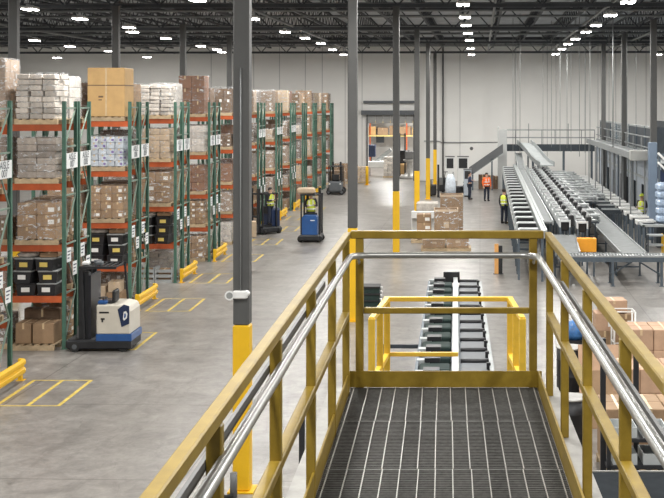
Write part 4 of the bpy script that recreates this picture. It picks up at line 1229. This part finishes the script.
MB().rbox(-.04, .20, -.50, -.28, 1.17, 1.27, .03).build('console', truck_blue, t)
ms = thing_m = MB()
for y in (-.36, .36):
    ms.box(-.55, -.43, y - .06, y + .06, .08, 2.04).box(-.40, -.30, y - .05, y + .05, .1, 1.98)
for z in (.3, 1.1, 1.95): ms.box(-.54, -.44, -.3, .3, z, z + .08)
mst = ms.build('mast', blackm, t)
MB().tube([(-.42, -.05, .15), (-.42, -.05, 1.9)], .045, 10).tube([(-.42, .12, .15), (-.42, .12, 1.9)], .03, 8).build('lift_cylinder', truck_grey, mst)
MB().tube([(-.38, -.2, 1.95), (-.30, -.2, 1.6), (-.34, -.2, .9), (-.3, -.2, .5)], .018, 6).build('hydraulic_hose', conv_alu, mst)
MB().box(-.29, -.22, -.45, .45, .12, 1.9).build('mast_screen', mat('mast_screen', (.012, .013, .02), .35, 0, .2, 5), t)
og = MB()
for y in (-.5, .5): og.box(-.52, .45, y - .03, y + .03, 2.06, 2.13)
for i in range(7): og.box(-.5 + i * .145, -.46 + i * .145, -.48, .48, 2.07, 2.11)
og.build('overhead_guard', blackm, t)
for y in (-.48, .48):
    MB().bar((.42, y, 2.06), (.5, y, 1.15), .05).build('guard_post', blackm, t) if y > 0 else None
    MB().bar((-.45, y, 2.06), (-.38, y, .3), .06).build('guard_post', blackm, t)
for y in (-.28, .28): MB().box(-.93, -.58, y - .06, y + .06, .06, .10).box(-.62, -.57, y - .06, y + .06, .06, .6).build('fork', grey_steel, t)
for i, (x, y) in enumerate(((-.42, -.2), (-.2, .1), (-.05, -.25))):
    MB().rbox(x - .09, x + .09, y - .1, y + .1, 2.13, 2.22, .02).build('guard_lamp', truck_grey if i else white_p, t)

def order_picker(label, loc, rz, blue, tall=2.17, op=True, oplabel='', vest=hv_yellow, load=True):
    t = thing('order_picker', label, 'forklift', loc, rz); t.scale = (.9, .9, .96)
    MB().rbox(-.52, .52, -.55, .75, .06, .34, .06).build('chassis', blackm, t)
    for x in (-.45, .45): wheel(x, -.35, .15, .14, t); wheel(x, .55, .13, .14, t)
    MB().prism([(-.37, .34), (.37, .34), (.37, 1.12), (.30, 1.22), (-.30, 1.22), (-.37, 1.12)], -.50, .02, 'y').build('body_cover', blue, t, bevel=.02)
    MB().box(.05, .26, -.512, -.50, .98, 1.02).build('side_label', white_p, t)
    MB().box(-.4, .4, .02, .75, .34, .40).build('standing_floor', blackm, t)
    for x in (-.44, .44):
        for yy in (-.215, .66): MB().box(x - .035, x + .035, yy - .035, yy + .035, .34, tall).build('guard_post', blackm, t)
    m = MB().box(-.48, .48, -.28, -.2, tall, tall + .07).box(-.48, .48, .64, .72, tall, tall + .07)
    for i in range(6): m.box(-.45 + i * .17, -.41 + i * .17, -.22, .68, tall + .01, tall + .05)
    m.build('overhead_guard', blackm, t)
    for x in (-.3, .3): MB().box(x - .06, x + .06, .76, .88, .1, tall + .3).build('mast_rail', blackm, t)
    MB().box(-.3, .3, .78, .86, tall, tall + .08).box(-.3, .3, .78, .86, .8, .88).build('mast_crossbar', blackm, t)
    MB().rbox(-.3, .3, .02, .14, .95, 1.3, .02).build('console', black, t)
    for x in (-.25, .25): MB().box(x - .06, x + .06, .88, 1.9, .08, .12).box(x - .06, x + .06, .86, .9, .08, .5).build('fork', grey_steel, t)
    return t
q = P(311, 52.4)
order_picker('blue order picker truck seen from behind on the open floor with its driver', (q.x, q.y, 0), TH - .05, truck_blue, 2.1)
pp_ = P(311.2, 52.75)
person('person in a lime vest standing on the blue order picker in the open aisle', (pp_.x, pp_.y - .03, .39), TH + .1, fold, vest=hv_yellow, shirt=shirt_dk, head='hair', headcol=mat('brown_hair', (.16, .08, .04), .7), sit=False)
q = P(311.5, 53.9)
t = tag(MB().rbox(-.38, .38, -.3, .3, 0, .24, .05).build('wrapped_parcel', card_pale, None, (q.x - .05, q.y - 1.3, 2.088), TH), 'pale parcel lying on the overhead guard of the blue order picker', 'parcel')
# blue truck turning out of the racks, seen from front left
q = P(269, 55.8)
order_picker('dark blue order picker half hidden behind the nearest column', (q.x - .05, q.y, 0), TH + 2.35, truck_navy, 1.9)
pp_ = P(272.5, 55.6)
person('person in a lime vest driving the dark blue order picker by the racks', (pp_.x - .12, pp_.y + .05, .39), TH + 1.2, fold, vest=hv_yellow, shirt=shirt_dk)
q = P(249, 54.2)
tag(link('carton', carton_mesh(card_pale, .6, .5, .7), None, (q.x, q.y, .0), TH + .3), 'pale carton on the floor beside the dark blue order picker', 'carton')
# dark counterbalance truck from behind
q = P(335.5, 79.5)
t = thing('forklift', 'dark grey forklift carrying a pallet of goods at the end of the racks', 'forklift', (q.x, q.y, 0), TH); t.scale = (.85, .85, .92)
MB().rbox(-.52, .52, -.5, 1.1, .22, .95, .1).build('counterweight_body', truck_grey, t); MB().box(-.58, .58, -.3, .9, .12, .3).build('chassis', blackm, t)
for x in (-.5, .5): wheel(x, -.2, .2, .2, t); wheel(x, .85, .26, .22, t)
for x in (-.5, .5):
    for yy in (-.16, 1.04): MB().box(x - .04, x + .04, yy - .04, yy + .04, .9, 2.0).build('guard_post', blackm, t)
m = MB().box(-.54, .54, -.24, 1.1, 2.0, 2.03)
for i in range(5): m.box(-.54 + i * .24, -.5 + i * .24, -.24, 1.1, 2.03, 2.08)
m.build('overhead_guard', blackm, t)
MB().rbox(-.28, .28, .1, .5, .95, 1.1, .03).rbox(-.28, .28, .0, .1, 1.0, 1.45, .03).build('seat', black, t)
for x in (-.3, .3): MB().box(x - .07, x + .07, 1.15, 1.27, .1, 2.3).build('mast_rail', blackm, t)
for x in (-.25, .25): MB().box(x - .06, x + .06, 1.3, 2.4, .10, .14).box(x - .06, x + .06, 1.27, 1.31, .1, .7).build('fork', grey_steel, t)
for x in (-.42, .42): MB().box(x - .06, x + .06, -.51, -.5, .75, .85).build('tail_lamp', white_p, t)
pl = local(0, 0, 0, 0)
p2 = Vector((q.x, q.y, 0)) + Vector((-ST, CT, 0)) * 1.95
t = thing('pallet_load', 'brown carton load on the forks of the dark grey forklift', 'pallet load', (p2.x, p2.y, .142), TH)
fill_load(t, 'brown', 1.35, False, 991)
# ================================================================== CLUTTER
# --- piles of cartons on pallets in the middle of the floor
def pallet_at(px, d, label, rz=0.): 
    p = P(px, d); return tag(link('pallet', pallet_me, None, (p.x, p.y, 0), TH + rz), label, 'pallet')
def gaylord(px, d, z, w, dp, h, label, m=card, rim=card_pale, rz=0., filled=True):
    p = P(px, d)
    t = thing('pallet_box', label, 'carton', (p.x, p.y, z), TH + rz, None)
    s = .02
    MB().box(-w / 2, w / 2, -dp / 2, -dp / 2 + s, 0, h).box(-w / 2, w / 2, dp / 2 - s, dp / 2, 0, h).box(-w / 2, -w / 2 + s, -dp / 2 + s, dp / 2 - s, 0, h).box(w / 2 - s, w / 2, -dp / 2 + s, dp / 2 - s, 0, h).box(-w / 2 + s, w / 2 - s, -dp / 2 + s, dp / 2 - s, 0, .02).build('box_walls', m, t)
    MB().box(-w / 2 - .015, w / 2 + .015, -dp / 2 - .015, -dp / 2, h - .09, h + .01).box(-w / 2 - .015, w / 2 + .015, dp / 2, dp / 2 + .015, h - .09, h + .01).box(-w / 2 - .015, -w / 2, -dp / 2, dp / 2, h - .09, h + .01).box(w / 2, w / 2 + .015, -dp / 2, dp / 2, h - .09, h + .01).build('box_rim', rim, t)
    link('stretch_wrap', wrap_mesh(w + .04, dp + .04, h - .05, film), t)  # wrap brings the film's painted glints over the box walls
    if filled: MB().box(-w / 2 + s, w / 2 - s, -dp / 2 + s, dp / 2 - s, h - .16, h - .1).build('contents', card_dark, t)
    MB().box(-w * .1, w * .12, -dp / 2 - .003, -dp / 2, h * .4, h * .6).build('label_sheet', card_pale, t)
    return t
pallet_at(434, 49.4, 'left front pallet of the carton pile in the middle of the floor')
pallet_at(458, 49.4, 'right front pallet of the carton pile in the middle of the floor')
gaylord(434, 49.4, .134, .9, .98, .42, 'low brown pallet box at the left front of the carton pile', card)
gaylord(457.5, 49.4, .134, .9, .98, .50, 'low brown pallet box at the right front of the carton pile', card)
pallet_at(446, 52.3, 'pallet under the big brown box in the middle of the carton pile')
gaylord(446, 52.3, .134, 1.02, 1.0, 1.30, 'big brown pallet box with cream rim in the middle of the carton pile', card, card_pale)
pallet_at(423.5, 52.3, 'pallet under the labelled cartons at the left of the carton pile')
p = P(424, 52.3)
for i in range(3):
    tag(link('carton', carton_mesh(card, .62, .7, .36, label_w), None, (p.x, p.y, .134 + .362 * i), TH + (-.03, .04, 0)[i]), '%s labelled carton of the stack left of the big brown box' % ('bottom', 'middle', 'top')[i], 'carton', 'labelled cartons beside the big brown box')
pallet_at(451.5, 56.5, 'pallet under the rear brown box of the carton pile')
gaylord(451.5, 56.5, .134, 1.06, 1.0, 1.62, 'tall brown pallet box at the rear right of the carton pile', card, card_pale)
pallet_at(427.5, 55.6, 'pallet under the grey white-sheeted bales of the carton pile')
p = P(427.5, 55.6)
for i in range(3):
    tag(MB().rbox(-.5, .5, -.48, .48, 0, .44, .05).build('wrapped_bale', [greybag, greybag, paper][i], None, (p.x, p.y, .134 + i * .442), TH), '%s wrapped bale of the pale stack behind the labelled cartons' % ('lowest', 'middle', 'topmost')[i], 'bale', 'pale wrapped bales')
p = P(426, 54.85)
tag(MB().box(-.66, .66, -.25, .12, 1.05, 1.1).box(-.66, .66, -.27, -.25, .80, 1.1).box(-.66, .66, .10, .12, 0.012, 1.05).box(-.66, -.62, -.25, .1, 0, 1.05).build('foam_sheet', white_p, None, (p.x, p.y, 0), TH), 'white sheeted table frame in front of the pale wrapped bales', 'table')

# --- machines and racks at the back of the floor
def cabinet(px, d, w, dp, h, label, m, name='machine_cabinet', top=True):
    p = P(px, d); t = thing(name, label, 'machine', (p.x, p.y, 0), TH)
    MB().rbox(-w / 2, w / 2, -dp / 2, dp / 2, .08, h, .03).build('housing', m, t); MB().box(-w / 2 + .05, w / 2 - .05, -dp / 2 + .05, dp / 2 - .05, 0, .08).build('plinth', black, t)
    MB().box(-w * .38, w * .38, -dp / 2 - .012, -dp / 2, h * .66, h * .96).build('display', black, t)
    MB().box(w * .30, w * .38, -dp / 2 - .03, -dp / 2, h * .45, h * .55).build('door_handle', grey_steel, t)
    if top: MB().box(-w / 2 - .02, w / 2 + .02, -dp / 2 - .02, dp / 2 + .02, h, h + .05).build('lid', grey_steel, t)
    return t
cabinet(450, 84, .62, .6, 2.3, 'white cabinet with black display, left of the two at the back wall', white_p)
cabinet(463, 84, .78, .6, 2.3, 'white cabinet with black display, right of the two at the back wall', white_p)
cabinet(467.5, 77.8, .5, .5, 1.75, 'narrow blue-grey machine cabinet before the white cabinets', chute_blue)
p = P(450.5, 77)
t = thing('stretch_wrapper', 'pallet wrapping machine with film-covered load near the back wall', 'machine', (p.x, p.y, 0), TH)
MB().lathe([(.75, 0), (.75, .10), (.7, .12)], n=20).build('turntable', blackm, t)
MB().loft([(0, 0, .13, .32, .3), (0, 0, .6, .36, .34), (0, 0, 1.2, .30, .30), (0, 0, 1.5, .15, .15)], 12).build('wrapped_goods', bluish, t)
MB().box(-.85, -.72, .2, .36, 0, 2.1).build('tower', blackm, t); MB().box(-.72, -.5, .15, .4, .8, 1.2).build('film_carriage', grey_steel, t)
for i, (px, d, w, h, nm) in enumerate(((431, 78, .7, 1.1, 'left'), (442.5, 81.8, .6, 1.4, 'middle'), (459.5, 78.6, .6, .9, 'right'))):
    p = P(px, d); t = thing('pallet_truck', 'black pallet truck with handle among the machines, %s one of three' % nm, 'pallet truck', (p.x, p.y, 0), TH + .4 * i, 'black pallet trucks by the wrapping machine')
    MB().rbox(-w / 2, w / 2, -.25, .25, .08, h * .7, .05).build('motor_cover', black, t); MB().box(-.25, -.12, .25, 1.3, .08, .16).build('fork', grey_steel, t); MB().box(.12, .25, .25, 1.3, .08, .16).build('fork', grey_steel, t)
    MB().tube([(0, -.25, h * .6), (0, -.5, h)], .03, 8).box(-.16, .16, -.54, -.48, h - .03, h + .03).build('tiller', grey_steel, t); wheel(0, -.1, .1, .12, t)
# cartons near the wall behind the orange vest
for i, (px, d, w, h, m, lb) in enumerate(((482.5, 85, .56, 1.0, card_dark, 'left dark'), (490.3, 85, .5, .95, card_red, 'middle russet'), (495.8, 85, .26, .9, card_dark, 'right dark'))):
    p = P(px, d); tag(link('carton', carton_mesh(m, w, .7, h), None, (p.x, p.y, 0), TH), '%s carton by the wall behind the person in the orange vest' % lb, 'carton')
# both sides of the dock door
for i, (px, d, lb) in enumerate(((341, 90.8, 'left of the dock door near the racks'), (363, 91.5, 'just left of the dock door'))):
    p = P(px, d); t = thing('pallet_load', 'cream carton pallet load standing %s' % lb, 'pallet load', (p.x, p.y, 0), TH); fill_load(t, ('rows', 'pale')[i], (1.5, 1.25)[i], True, 700 + i)
p = P(351.5, 92.6); t = thing('pallet_load', 'brown pallet load behind the second column near the dock door', 'pallet load', (p.x, p.y, 0), TH); fill_load(t, 'brown', 1.3, True, 705)
p = P(367, 89)
t = thing('bollard', 'yellow bollard at the left side of the dock door', 'bollard', (p.x, p.y, 0), TH)
MB().lathe([(.11, .01), (.11, 1.3), (.08, 1.38), (.0, 1.4)], n=12).build('tube', safety, t); MB().box(-.2, .2, -.2, .2, 0, .012).build('base_plate', safety, t)
# beyond the dock door
yb2 = yb
def far(px, dy): p = P(px, WALL_D + dy); return p
p = far(381, 15)
t = thing('storage_shelf', 'long high shelf with cream and orange cartons beyond the dock door', 'shelf', (p.x - 3, p.y + 5.5, 0), 0)
for x in (-2, 1.5, 5, 8.5): MB().box(x - .06, x + .06, 0, .12, 0, 4.9).build('upright', rack_orange, t)
for z in (2.9, 4.2): MB().box(-2, 8.5, -.02, .10, z, z + .12).build('shelf_beam', mat('beam_lemon', (.70, .55, .20), .5), t); MB().box(-2, 8.5, 0, 1., z + .1, z + .13).build('shelf_board', wood, t)
k = 0
for z in (3.035, 4.335):
    x = -1.5
    while x < 8:
        w_ = rnd.uniform(.7, 1.3); h_ = rnd.uniform(.55, 1.0); m = rnd.choice([card_pale, card_gold, paper, card, orange_p])
        tag(link('carton', carton_mesh(m, round(w_, 1), .7, round(h_, 1)), None, (t.location.x + x + w_ / 2, t.location.y + .5, z)), '%s carton from the left on the %s shelf beyond the dock door' % (ORD[int((x + 1.5) / .95)], 'lower' if z < 4 else 'upper'), 'carton', 'cartons beyond the dock door'); x += w_ + .15; k += 1
p = far(378, 6)
t = thing('packing_machine', 'white packing machine with dark screen beyond the dock door', 'machine', (p.x, p.y, 0), 0)
MB().rbox(-1.0, .9, -.5, .6, .7, 1.25, .05).build('housing', white_p, t); MB().rbox(-.95, -.2, -.3, .3, 1.6, 2.6, .04).build('screen_housing', truck_navy, t); MB().box(-.6, -.5, -.05, .05, 1.25, 1.6).build('screen_post', grey_steel, t)
MB().bar((-.2, 0, 1.2), (1.1, 0, 2.2), .5, .3).build('infeed_arm', conv_white, t)
for x in (-.8, .7): MB().box(x - .12, x + .12, -.4, .5, 0, .7).build('leg', blackm, t)
p = far(403, 5)
t = thing('forklift', 'forklift with tall dark mast and orange body beyond the dock door', 'forklift', (p.x, p.y, 0), 0)
for x in (-.25, .2): MB().box(x - .06, x + .06, -.5, -.38, .1, 3.6).build('mast_rail', blackm, t)
MB().box(-.25, .2, -.48, -.4, 3.4, 3.5).box(-.25, .2, -.48, -.4, 1.2, 1.3).build('mast_crossbar', blackm, t)
MB().rbox(-.45, .5, -.3, 1.0, .2, 1.05, .08).build('body_cover', card_gold, t); MB().box(-.45, .5, .9, 1.0, 1.0, 2.1).box(-.45, .5, -.2, 1.0, 2.1, 2.16).build('overhead_guard', blackm, t)
for x in (-.42, .45): wheel(x, -.1, .25, .2, t); wheel(x, .8, .22, .2, t)
p = far(390, 4.2)
t = thing('pallet_load', 'white wrapped pallet load standing just beyond the dock door', 'pallet load', (p.x, p.y, 0), 0); fill_load(t, 'white', 1.7, True, 811)
p = far(409.5, 2.5)
t = thing('pedestal_fan', 'grey round pedestal base at the right side of the dock door', 'pedestal', (p.x, p.y, 0), 0)
MB().lathe([(.85, 0), (.85, .12), (.5, .3), (.28, .5), (.25, 1.3), (.5, 1.45), (.5, 1.55)], n=18).build('pedestal', stringer_g, t); MB().rbox(-.35, .35, -.3, .3, 1.55, 2.2, .05).build('head', grey_steel, t)
# window in the hall beyond
struct(MB().box(far(376, 23.8).x, far(384, 23.8).x, yb + 23.85, yb + 24, 2.2, 3.6).build('window_1', mat('window_dark', (.15, .17, .2), .2), None))

# --- right foreground: cartons on pallets, drums, dark bench
def carton_block(px_left, d, nx, ny, nz, cw, cdp, ch, where, m=card, z0=.134, rz=0.):
    p = P(px_left, d)
    for k in range(nz):
        for j in range(ny):
            for i in range(nx):
                q = Vector((p.x, p.y, 0)) + Vector((CT, ST, 0)) * (cw * (i + .5)) + Vector((-ST, CT, 0)) * (cdp * (j + .5))
                lb = '%s carton, %s row, %s layer %s' % (ORD[i], ('front', 'second', 'third', 'rear')[j], ('bottom', 'second', 'third', 'top')[k] if nz > 1 else 'only', where)
                tag(link('carton', carton_mesh(m, cw - .012, cdp - .012, ch - .004, label_w if (i + k + j) % 4 == 0 else None), None, (q.x + rnd.uniform(-.006, .006), q.y + rnd.uniform(-.006, .006), z0 + k * ch), TH + rnd.uniform(-.015, .015)), lb, 'carton', 'cartons ' + where)
def pallets_under(px_left, d, w, dp, label):
    n = max(1, round(w / 1.08))
    for i in range(n):
        p = P(px_left, d); q = Vector((p.x, p.y, 0)) + Vector((CT, ST, 0)) * (.54 + i * 1.08) + Vector((-ST, CT, 0)) * (dp / 2)
        tag(link('pallet', pallet_me, None, q, TH), label if n == 1 else '%s %s' % (('left', 'right', 'third')[i], label), 'pallet')
card_f = mat('cardboard_rosy', (.50, .325, .215), .75, 0, .1, 4, rand=.08)
pallets_under(628, 26.3, 1.6, 1.0, 'pallet under the far carton block at the right')
carton_block(629, 26.3, 3, 2, 2, .54, .5, .46, 'of the far block at the right', card_f)
pallets_under(611, 22.4, 2.0, 1.0, 'pallet under the middle carton block at the right')
carton_block(612, 22.4, 4, 2, 2, .52, .5, .46, 'of the middle block at the right', card_f)
pallets_under(603.5, 19.2, 2.0, 1.0, 'pallet under the near carton block at the right')
carton_block(604.5, 19.3, 4, 2, 2, .5, .5, .48, 'of the near block at the right', card)
# mixed stack with leaning cardboard
p = P(613, 28.6)
tag(link('pallet', pallet_me, None, (p.x, p.y, 0), TH), 'pallet under the mixed carton stack behind the right guardrail', 'pallet')
for i, (dx, w, h, z, m) in enumerate(((-.22, .5, .5, .134, card), (.28, .46, .5, .134, card_f), (-.2, .5, .42, .636, card_f), (.26, .44, .40, .636, card), (-.02, .62, .30, 1.058, card_f))):
    q = Vector((p.x, p.y, 0)) + Vector((CT, ST, 0)) * dx
    tag(link('carton', carton_mesh(m, w, .55, h, label_w if i in (2, 3) else None), None, (q.x, q.y, z + .002), TH + (.02 * i - .03)), '%s carton of the mixed stack behind the right guardrail' % ('lower left', 'lower right', 'middle left', 'middle right', 'topmost')[i], 'carton', 'cartons of the mixed stack')
p = P(623.5, 27.78)
t = thing('roll_cage', 'white tubular roll cage with a brown carton left of the far carton block', 'roll cage', (p.x, p.y, 0), TH)
for x in (-.24, .24):
    for y in (-.2, .25): MB().tube([(x, y, .12), (x, y, 1.22)], .022, 8).build('cage_post', white_p, t); wheel(x, y, .06, .04, t, 'caster', 'x')
for z in (.14, .5, .86, 1.22):
    MB().tube([(-.24, -.2, z), (.24, -.2, z)], .014, 6).tube([(-.24, .25, z), (.24, .25, z)], .014, 6).tube([(-.24, -.2, z), (-.24, .25, z)], .014, 6).tube([(.24, -.2, z), (.24, .25, z)], .014, 6).build('cage_bar', white_p, t)
MB().box(-.24, .24, -.2, .25, .12, .14).build('cage_floor', conv_alu, t)
tag(link('carton', carton_mesh(card, .4, .36, .66), None, (p.x, p.y, .142), TH), 'brown carton standing inside the white roll cage', 'carton')
for i, (px, d, lz, lb) in enumerate(((600, 24.6, .35, 'upper'), (606, 22.2, .25, 'lower'))):
    p = P(px, d)
    o = MB().box(-.42, .42, -.012, .012, 0, 1.05).build('cardboard_sheet', card if i else card_f, None, (p.x, p.y, 0.0), TH + .2 * i); o.rotation_euler = (R(-16), 0, TH + .15 * i)
    tag(o, '%s flat cardboard sheet leaning by the cartons behind the right guardrail' % lb, 'cardboard', 'leaning cardboard sheets')
drum_b = MB().lathe([(.26, 0), (.29, .04), (.29, .3), (.30, .31), (.29, .33), (.29, .62), (.30, .63), (.29, .65), (.29, .88)], n=20)
for px, d, lb in ((570.5, 25.2, 'farther black drum with white rim behind the right guardrail'), (571, 20.9, 'nearer black drum with white rim behind the right guardrail')):
    p = P(px, d); t = thing('drum', lb, 'drum', (p.x, p.y, 0), 0, 'black drums')
    drum_b.build('shell', black, t); MB().lathe([(.285, .875), (.305, .88), (.305, .905), (.285, .91)], n=20).build('rim', stringer_g, t); MB().lathe([(.02, .80), (.28, .82), (.28, .86)], n=20).build('liner', black, t)
p = P(573.5, 29.8)
t = thing('dolly', 'black dolly carrying a blue bag behind the right guardrail', 'dolly', (p.x, p.y, 0), TH)
MB().box(-.3, .3, -.35, .35, .1, .18).build('deck', black, t)
for x in (-.25, .25):
    for y in (-.28, .28): wheel(x, y, .05, .04, t, 'caster')
MB().tube([(-.28, .3, .18), (-.28, .3, .8), (.28, .3, .8), (.28, .3, .18)], .02, 8).build('push_handle', black, t)
bag = MB().loft([(0, 0, 0, .24, .24), (0, 0, .12, .30, .30), (.02, 0, .3, .27, .28), (.03, .02, .42, .14, .15), (.05, .02, .48, .05, .05)], 12)
tag(bag.build('waste_bag', mat('blue_bag', (.05, .17, .42), .35, 0, .4, 8), None, (p.x, p.y - .02, .182), TH), 'blue plastic bag lying on the black dolly', 'bag')
# dark bench at the bottom right
p = P(598, 14.8)
t = thing('dark_bench', 'low dark bench with pale front edge at the lower right', 'bench', (p.x, p.y, 0), TH)
MB().box(0, 2.2, 0, 1.3, 1.0, 1.06).build('bench_top', mat('bench_board', (.018, .022, .026), .9, 0, .2, 5), t); MB().box(0, 2.2, 1.3, 1.33, 1.0, 1.075).build('edge_strip', stringer_g, t)
for x in (.08, 2.1):
    for y in (.1, 1.2): MB().box(x - .04, x + .04, y - .04, y + .04, 0, 1.0).build('leg', blackm, t)
p = P(607, 17.9)
t = thing('parts_shelf', 'black steel shelf with white trays under the near carton block', 'shelf', (p.x, p.y, 0), TH)
for z in (.1, .55, .95): MB().box(0, 1.5, 0, .6, z, z + .05).build('shelf_board', blackm, t)
for x in (.03, 1.47):
    for y in (.03, .57): MB().box(x - .03, x + .03, y - .03, y + .03, 0, 1.0).build('upright', blackm, t)
for i in range(3):
    for j, z in enumerate((.602, 1.002)):
        q = local(0, 0, 0, 0); v = Vector((p.x, p.y, 0)) + Vector((CT, ST, 0)) * (.28 + i * .45) + Vector((-ST, CT, 0)) * .3
        m = MB().box(-.18, .18, -.25, .25, 0, .02).box(-.18, -.165, -.25, .25, .02, .16).box(.165, .18, -.25, .25, .02, .16).box(-.165, .165, -.25, -.235, .02, .16).box(-.165, .165, .235, .25, .02, .16)
        tag(m.build('tray', conv_white, None, (v.x, v.y, z), TH), '%s white tray on the %s of the black steel shelf' % (('left', 'middle', 'right')[i], ('middle board', 'top')[j]), 'tray', 'white trays on the black shelf')

MAT['bench_board'].node_tree.nodes['Principled BSDF'].inputs['Specular IOR Level'].default_value = .12
